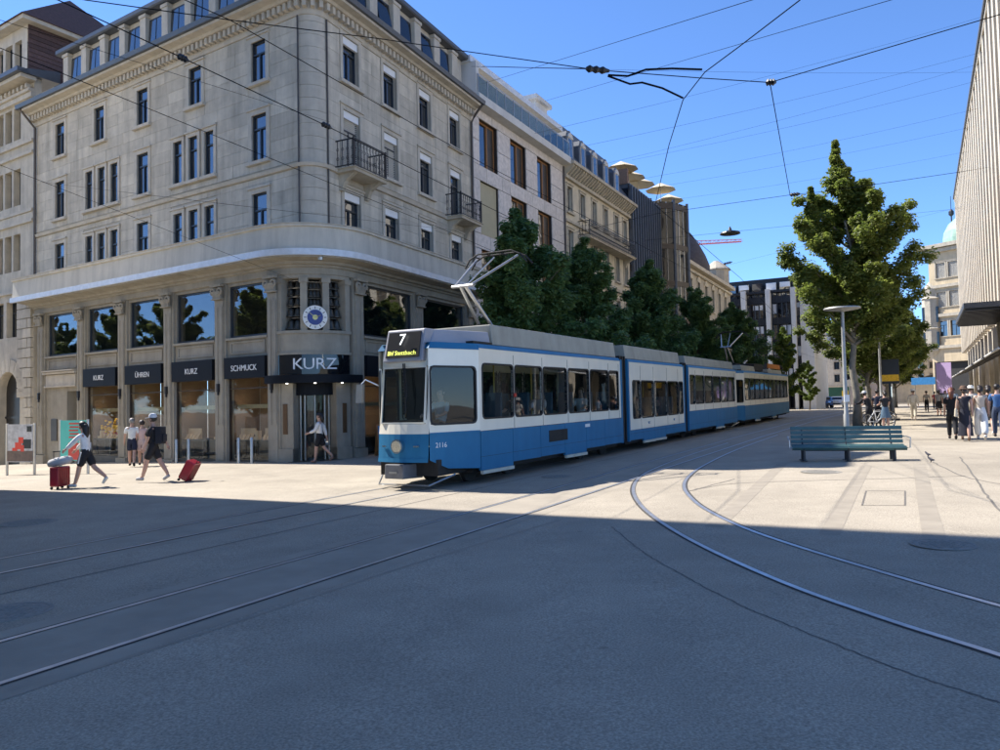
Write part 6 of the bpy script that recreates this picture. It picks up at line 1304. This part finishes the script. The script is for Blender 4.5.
w1 = person(g1, R(84), 1.72, 'woman in white blouse and black shorts pushing a red suitcase', 0, ((19, 4), (-23, 30)), ((42, 8, 6), (36, 12, 4)), WHT, 1., 'shorts', BLK, (.6, .6, .55), hairlen=.34, stripe=WHT, lean=8)
M['casered'] = pm('suitcase_red', (.30, .008, .02), .32, .06, 3, coat=.5); M['caseribs'] = pm('suitcase_dark_red', (.20, .006, .014), .4, .06)
def suitcase(p, rz, tilt, h, label):
    t = thing('suitcase', p, label, 'suitcase', 'red wheeled suitcases', rz); t.rotation_euler = (tilt, 0, rz)
    m = MB(); m.box(-.22, .22, -.13, .13, .07, h); m.build('shell', M['casered'], t, local=True, bevel=.035)
    for k in range(6): x = -.165+k*.066; m = MB(); m.box(x-.012, x+.012, -.138, .138, .11, h-.04); m.build('rib', M['caseribs'], t, local=True)
    for x in (-.18, .18):
        for y in (-.09, .09): m = MB(); m.disc((x, y, .035), (0, 1, 0), (0, 0, 1), .035, .03, 12); m.build('wheel', M['tyre'], t, local=True)
    m = MB(); [m.tube([(x, .10, h-.02), (x, .10, h+.38)], .009, 5) for x in (-.1, .1)]; m.tube([(-.12, .10, h+.38), (.12, .10, h+.38)], .016, 6); m.build('handle', M['iron'], t, local=True); return t
c1 = G(60, 489); suitcase(c1, R(80), 0, .58, 'upright red suitcase pushed by the woman in white blouse')
m = MB(); cx_ = Vector((c1.x, c1.y, gz(c1.x, c1.y))); n = 14
for i in range(9):
    pass
bagm = MB(); rows = [(-.30, .05), (-.26, .11), (-.1, .145), (.1, .15), (.24, .12), (.31, .05)]
vs = [(y, r_*math.cos(a)*1.1, .70+y*.18+max(-.10, r_*math.sin(a)*.85)) for y, r_ in rows for a in [2*math.pi*q/n for q in range(n)]]
bagm.add(vs, [(i*n+q, i*n+(q+1) % n, (i+1)*n+(q+1) % n, (i+1)*n+q) for i in range(len(rows)-1) for q in range(n)]+[tuple(range(n)), tuple((len(rows)-1)*n+q for q in range(n))])
bo = bagm.build('travel_bag', cloth((.42, .41, .41)), None, smooth='all'); bo.location = cx_; tag(bo, 'slumped pale grey travel bag lying on the upright red suitcase', 'bag')
person(G(153, 481.8), R(90), 1.78, 'man in black shirt and shorts with backpack, towing a red suitcase', 0, ((18, 3), (-19, 13)), ((8, 14, 10), (-34, 8, 10)), BLK, .55, 'shorts', BLK, (.42, .41, .40), hair=(.02, .018, .016), hat='cap', hatcol=(.55, .57, .6), female=False, backpack=(.012, .014, .022))
suitcase(G(184, 481.5), R(-90), R(-28), .60, 'tilted red suitcase towed by the man in black')
person(G(132, 467), R(22), 1.74, 'grey haired man in white shirt and navy shorts by the shop windows', 0, walk(14), ((10, 10, 12), (-10, 10, 12)), WHT, .5, 'shorts', NAVY, BLK, hair=(.25, .23, .21), female=False)
person(G(142, 466.3), R(24), 1.66, 'person in pale pink beside the grey haired man', 0, walk(16), ((10, 30, 10), (-10, 20, 6)), (.62, .42, .38), .5, 'shorts', (.55, .40, .36), BLK, hair=(.03, .02, .02))
person(G(320, 462.8), R(86), 1.66, 'woman in white shirt and dark shorts walking past the rounded entrance', 0, ((14, 8), (-18, 26)), ((20, 50, 8), (-24, 12, 10)), WHT, 1., 'shorts', BLK, (.25, .14, .1), hair=(.02, .015, .015), hairlen=.12, bag=(BLK, 1, .98))
person(G(953, 440), AW, 1.68, 'red haired woman in black top and black trousers walking up the pavement', 0, walk(15), ((8, 10, 8), (-8, 14, 8)), BLK, .5, 'trousers', BLK, BLK, hair=(.16, .055, .03), hairlen=.22, bag=((.06, .05, .04), 1, .98))
person(G(966, 441.3), AW, 1.70, 'woman in long black dress and brown hat walking up the pavement', 0, walk(10), ((6, 20, 12), (-6, 10, 8)), (.018, .018, .03), .3, 'dress', (.018, .018, .03), (.2, .12, .08), hair=(.05, .03, .02), hairlen=.06, hat='brim', hatcol=(.14, .08, .05), bag=((.50, .44, .34), -1, .92))
person(G(982, 440), AW, 1.72, 'woman in white trousers and beige top walking up the pavement', 1, walk(16), ((8, 16, 8), (-8, 12, 8)), (.55, .47, .38), .2, 'wide', WHT, (.6, .58, .54), hair=(.02, .014, .012), hairlen=.05, bag=(BLK, -1, 1.05))
person(G(990, 436), AW, 1.72, 'person in black shirt dress and bare legs behind the white trousers', 0, walk(16), ((8, 10, 8), (-8, 12, 8)), BLK, .4, 'shorts', BLK, (.7, .7, .68), hair=(.02, .014, .012), hairlen=.1)
person(G(972.5, 430), AW, 1.72, 'person in white hat and pale shirt farther up the pavement', 0, walk(14), ((8, 10, 8), (-8, 12, 8)), (.66, .62, .54), .5, 'trousers', (.45, .38, .28), BLK, hat='brim', hatcol=(.7, .68, .62), female=False)
person(G(914, 420.5), AW, 1.72, 'person in pale linen suit and white hat alone mid pavement', 0, walk(12), ((6, 10, 10), (-6, 12, 10)), (.62, .57, .47), .8, 'trousers', (.55, .49, .38), (.4, .35, .3), hat='brim', hatcol=(.74, .72, .66), female=False)
person(G(927, 412), AW, 1.74, 'person in beige top and black trousers far up the pavement', 0, walk(12), ((6, 10, 10), (-6, 12, 10)), (.45, .40, .32), .6, 'trousers', BLK, BLK, female=False)
person(G(886, 429.5), AW+R(20), 1.66, 'woman in dark top and denim skirt standing by the bicycles', 0, ((4, 4), (-4, 4)), ((20, 60, 8), (20, 50, 8)), (.02, .022, .026), .4, 'skirt', (.09, .15, .21), (.3, .2, .15), hairlen=.1)
person(G(870, 427.5), R(20), 1.70, 'person in black bending over the parked bicycles', 0, ((6, 6), (-4, 4)), ((40, 40, 8), (40, 30, 8)), BLK, .8, 'trousers', BLK, BLK, lean=22, female=False, hat='cap', hatcol=(.65, .65, .65))
person(G(878.5, 426.5), AW, 1.72, 'person in dark navy shirt behind the parked bicycles', 1, ((6, 6), (-4, 4)), ((20, 40, 8), (10, 30, 8)), NAVY, .5, 'trousers', BLK, BLK, female=False)
person(G(999, 438), AW, 1.74, 'person in blue shirt at the store front, beyond the white trousers', 0, walk(14), ((8, 10, 8), (-8, 12, 8)), (.05, .13, .30), .5, 'trousers', (.05, .07, .12), BLK, female=False)
person(G(939.5, 416.5), AW, 1.70, 'person in grey top and dark skirt far along the store front', 0, walk(10), ((8, 10, 8), (-8, 12, 8)), (.30, .29, .28), .5, 'skirt', BLK, BLK, hairlen=.1)
person(G(946, 412), R(150), 1.72, 'person in white top and dark trousers walking this way by the awnings', 0, walk(12), ((8, 10, 8), (-8, 12, 8)), WHT, .5, 'trousers', NAVY, BLK, female=False)
person(G(935, 409.5), AW, 1.72, 'person in red top far up the pavement', 0, walk(12), ((8, 10, 8), (-8, 12, 8)), (.35, .05, .05), .5, 'trousers', NAVY, BLK)
person(G(954, 421.5), AW, 1.72, 'person in pale blue shirt ahead of the red haired woman', 0, walk(12), ((8, 10, 8), (-8, 12, 8)), (.30, .40, .52), .5, 'trousers', (.12, .12, .13), BLK, female=False)
# people inside the tram
def rider(u, o, label, top, hair, z=.9):
    p = NEAR(u, o, z); return person((p[0], p[1], p[2]), math.atan2(SD.x, -SD.y)*1.0+0, 1.72, label, 0, ((86, 86), (86, 86)), ((35, 45, 6), (35, 45, 6)), top, .6, 'trousers', BLK, BLK, hair=hair, seated=True, female=False, group='people inside the tram')
rider(1.05, -.85, 'tram driver in pale shirt seated behind the cab window', (.35, .42, .45), (.05, .04, .03))
rider(5.15, -.45, 'seated tram passenger in grey at the third side window', (.35, .36, .38), (.03, .02, .02)); rider(3.8, -.45, 'seated tram passenger in dark top at the second side window', (.05, .05, .06), (.04, .03, .02)); rider(8.0, -.45, 'seated tram passenger in white at the fifth side window', WHT, (.1, .06, .03))
# pigeons
for q, l in (((928, 457.5), 'dark pigeon on the pavement nearer the long bench shade'), ((931, 463), 'dark pigeon standing in the sun on the pavement')):
    p = G(*q); t = thing('pigeon', p, l, 'bird', 'pigeons', rnd.random()*6, .62)
    skinmesh('body', [({0: ((0, -.14, .13), .012), 1: ((0, -.05, .13), .045), 2: ((0, .04, .15), .05), 3: ((0, .09, .2), .03), 4: ((0, .1, .235), .026), 5: ((0, .135, .232), .006), 6: ((-.02, .0, .06), .008), 7: ((-.02, .01, .012), .006), 8: ((.02, .0, .06), .008), 9: ((.02, .01, .012), .006)}, [(0, 1), (1, 2), (2, 3), (3, 4), (4, 5), (1, 6), (6, 7), (1, 8), (8, 9)], 1)], cloth((.06, .06, .075)), t)
# ------------------------------------------------------------------ overhead wires
M['wire'] = pm('copper_wire_dark', (.012, .013, .016), 1., .1, spec=0.)
def on_plane(fr, x, y, o=0.):
    d = ray(x, y); p = Vector(fr(0, o, 0)[:2]); n = Vector(fr(0, o+1, 0)[:2])-p; t = (p-Vector((0, 0))).dot(n)/Vector((d.x, d.y)).dot(n); return CAM+d*t
def wire(pts, r, label, sag=0., name='overhead_wire', group='overhead tram wires'):
    P_ = []
    for i in range(len(pts)-1):
        a, b = Vector(pts[i]), Vector(pts[i+1]); n = 8
        for k in range(n): t = k/n; P_.append(a.lerp(b, t)-Vector((0, 0, sag*4*t*(1-t))))
    P_.append(Vector(pts[-1])); m = MB(); m.tube(P_, r, 5); return tag(m.build(name, M['wire']), label, 'wire', group)
CZ = 5.72
zp = lambda x, y, z=CZ: tuple(ZP(x, y, z))
W3 = lambda p, z: (p.x, p.y, z)
wire([W3(SP(-18, -8.4), CZ), zp(0, 48), zp(250, 150), zp(440, 228), NEAR(4.2, -1.1, 5.71), W3(SP(30, -9.62), CZ+.05), W3(SP(60, -9.65), CZ+.2), W3(SP(150, -9.65), CZ+.3)], .005, 'contact wire touched by the raised pantograph')
wire([W3(SP(-14, -4.5), CZ), zp(185, 0), zp(230, 20), zp(480, 162), W3(SP(30, -6.2), CZ+.1), W3(SP(150, -6.3), CZ+.3)], .005, 'contact wire over the middle track, crossing the corner building')
wire([zp(860, -70), zp(800, 0), zp(740, 46), zp(705, 72), zp(683, 100), zp(669, 145), zp(655, 205), W3(SP(26, -5.2), CZ+.1), W3(SP(40, -6.2), CZ+.15)], .0065, 'thick contact wire bending over the curved track')
wire([W3(SP(-12, -9.6), 6.2), zp(58, 0, 6.1), zp(187, 60, 6.1), zp(327, 126, 6.1), zp(480, 203, 6.2), tuple(on_plane(F2, 570, 247))], .007, 'span wire with two insulators crossing the corner building')
wire([zp(20, -14, 6.6), zp(85, 0, 6.6), zp(230, 20, 6.6), zp(382, 39, 6.6), zp(470, 52, 6.6), zp(597, 70, 6.0), zp(700, 78, 5.95), zp(770, 82.5, 6.0), zp(1000, 14.5, 6.3), zp(1100, -16, 6.4)], .0065, 'long span wire carrying the black switch box', name='span_wire')
wire([RF(8.9, .3, 17.9), zp(597, 69, 6.02)], .007, 'span wire from the attic of the corner building to the switch box', name='span_wire')
wire([zp(770, 83, 6.0), zp(790, 195, 5.85)], .0065, 'short drop wire between two span wires over the right pavement', name='span_wire')
wire([tuple(on_plane(F2, 560, 236)), zp(655, 214, 5.8), zp(790, 195, 5.85), zp(830, 191, 5.9), zp(960, 172, 6.2), tuple(on_plane(KR, 990, 167))], .005, 'span wire passing in front of the tall spiky tree top', name='span_wire')
wire([tuple(on_plane(F2, 640, 241)), tuple(on_plane(KR, 966, 208))], .012, 'span wire carrying the hanging lamp', name='span_wire')
wire([tuple(on_plane(F2, 684, 276)), tuple(on_plane(KR, 968, 205))], .007, 'span wire with small insulator before the domed house', name='span_wire')
sp = (((520, 137), (985, 16), 'highest faint'), ((560, 151), (990, 50), 'second highest faint'), ((600, 165), (992, 60), 'third highest faint'), ((632, 160), (988, 78), 'fourth highest faint'), ((641, 179), (984, 107), 'fifth highest faint'), ((656, 187), (980, 125), 'sixth highest faint'), ((671, 200), (975, 150), 'lowest faint'))
for a, b, l in sp: wire([tuple(on_plane(F2, *a)), tuple(on_plane(KR, *b))], .007, l+' span wire strung between the street rows', .25, 'span_wire')
wire([tuple(on_plane(F2, 482, 84)), zp(752, 0, 9), zp(860, -33, 9)], .007, 'faint span wire rising from the travertine roof terrace', 0, 'span_wire')
wire([tuple(on_plane(F2, 545, 101)), zp(860, 9, 9.5), zp(960, -20, 9.5)], .007, 'faint span wire rising from the slate dormers', 0, 'span_wire')
wire([tuple(on_plane(F2, 478, 66)), tuple(on_plane(KR, 984, 72))], .007, 'faint level span wire from the travertine roof to the ribbed store', .2, 'span_wire')
wire([tuple(on_plane(RF, 330, 122)), zp(150, 66, 8), zp(0, 20, 8)], .0045, 'thin span wire anchored on the rounded corner', 0, 'span_wire')
wire([tuple(on_plane(LF, 40, 182)), zp(190, 200, 6.5), tuple(on_plane(RF, 470, 232))], .0045, 'thin wire low across the corner building above the ledge', 0, 'span_wire')
wire([zp(0, 165, 6.2), zp(200, 243, 6.2), zp(390, 318, 6.2)], .0045, 'thin feeder wire across the shop front', 0, 'span_wire')
# fittings
def fitting(p, q, r, label, name='insulator'):
    p, q = Vector(p), Vector(q); m = MB(); n = 7
    m.tube([p.lerp(q, k/n) for k in range(n+1)], [r*.4]+[r*(1 if k % 2 else .6) for k in range(1, n)]+[r*.4], 8); return tag(m.build(name, M['black']), label, 'insulator', 'wire insulators')
fitting(zp(178, 55.8, 6.1), zp(188, 60.5, 6.1), .045, 'insulator on the span wire over the shop facade, farther from the rounded corner'); fitting(zp(322, 123.6, 6.1), zp(331, 128, 6.1), .045, 'insulator on the span wire beside the rounded corner')
fitting(zp(586, 68.5, 6.0), zp(609, 71, 6.0), .05, 'black switch box hanging on the long span wire', 'wire_switch')
m = MB(); m.tube([zp(608, 75, 5.95), zp(628, 76, 5.93), zp(646, 69.5, 5.93), zp(672, 68.5, 5.93), zp(702, 69.5, 5.93)], .013, 6); tag(m.build('pull_off_arm', M['wire']), 'upper curved pull-off arm beside the black switch box', 'wire arm', 'wire pull-off arms')
m = MB(); m.tube([zp(608, 76, 5.95), zp(630, 84, 5.9), zp(642, 82.5, 5.9), zp(662, 88, 5.88), zp(683, 98, 5.8)], .013, 6); tag(m.build('pull_off_arm', M['wire']), 'lower curved pull-off arm ending on the thick contact wire', 'wire arm', 'wire pull-off arms')
fitting(zp(766, 82.5, 6.0), zp(776, 82, 6.0), .05, 'insulator where the drop wire meets the long span wire'); fitting(zp(790, 195, 5.85), zp(800, 193.8, 5.86), .045, 'insulator at the foot of the drop wire')
fitting(on_plane(F2, 724, 264, 4), on_plane(F2, 732, 262, 4), .12, 'insulator on the span wire before the domed house')
a = on_plane(F2, 730, 232, 7); t = thing('hanging_lamp', a, 'flat dark street lamp hanging on a wire over the tracks', 'street lamp'); m = MB(); m.lathe((0, 0, -.1), [(.1, -.15), (.75, -.05), (.7, .06), (.15, .22), (.05, .5)], 14); m.build('shade', M['iron'], t, local=True)
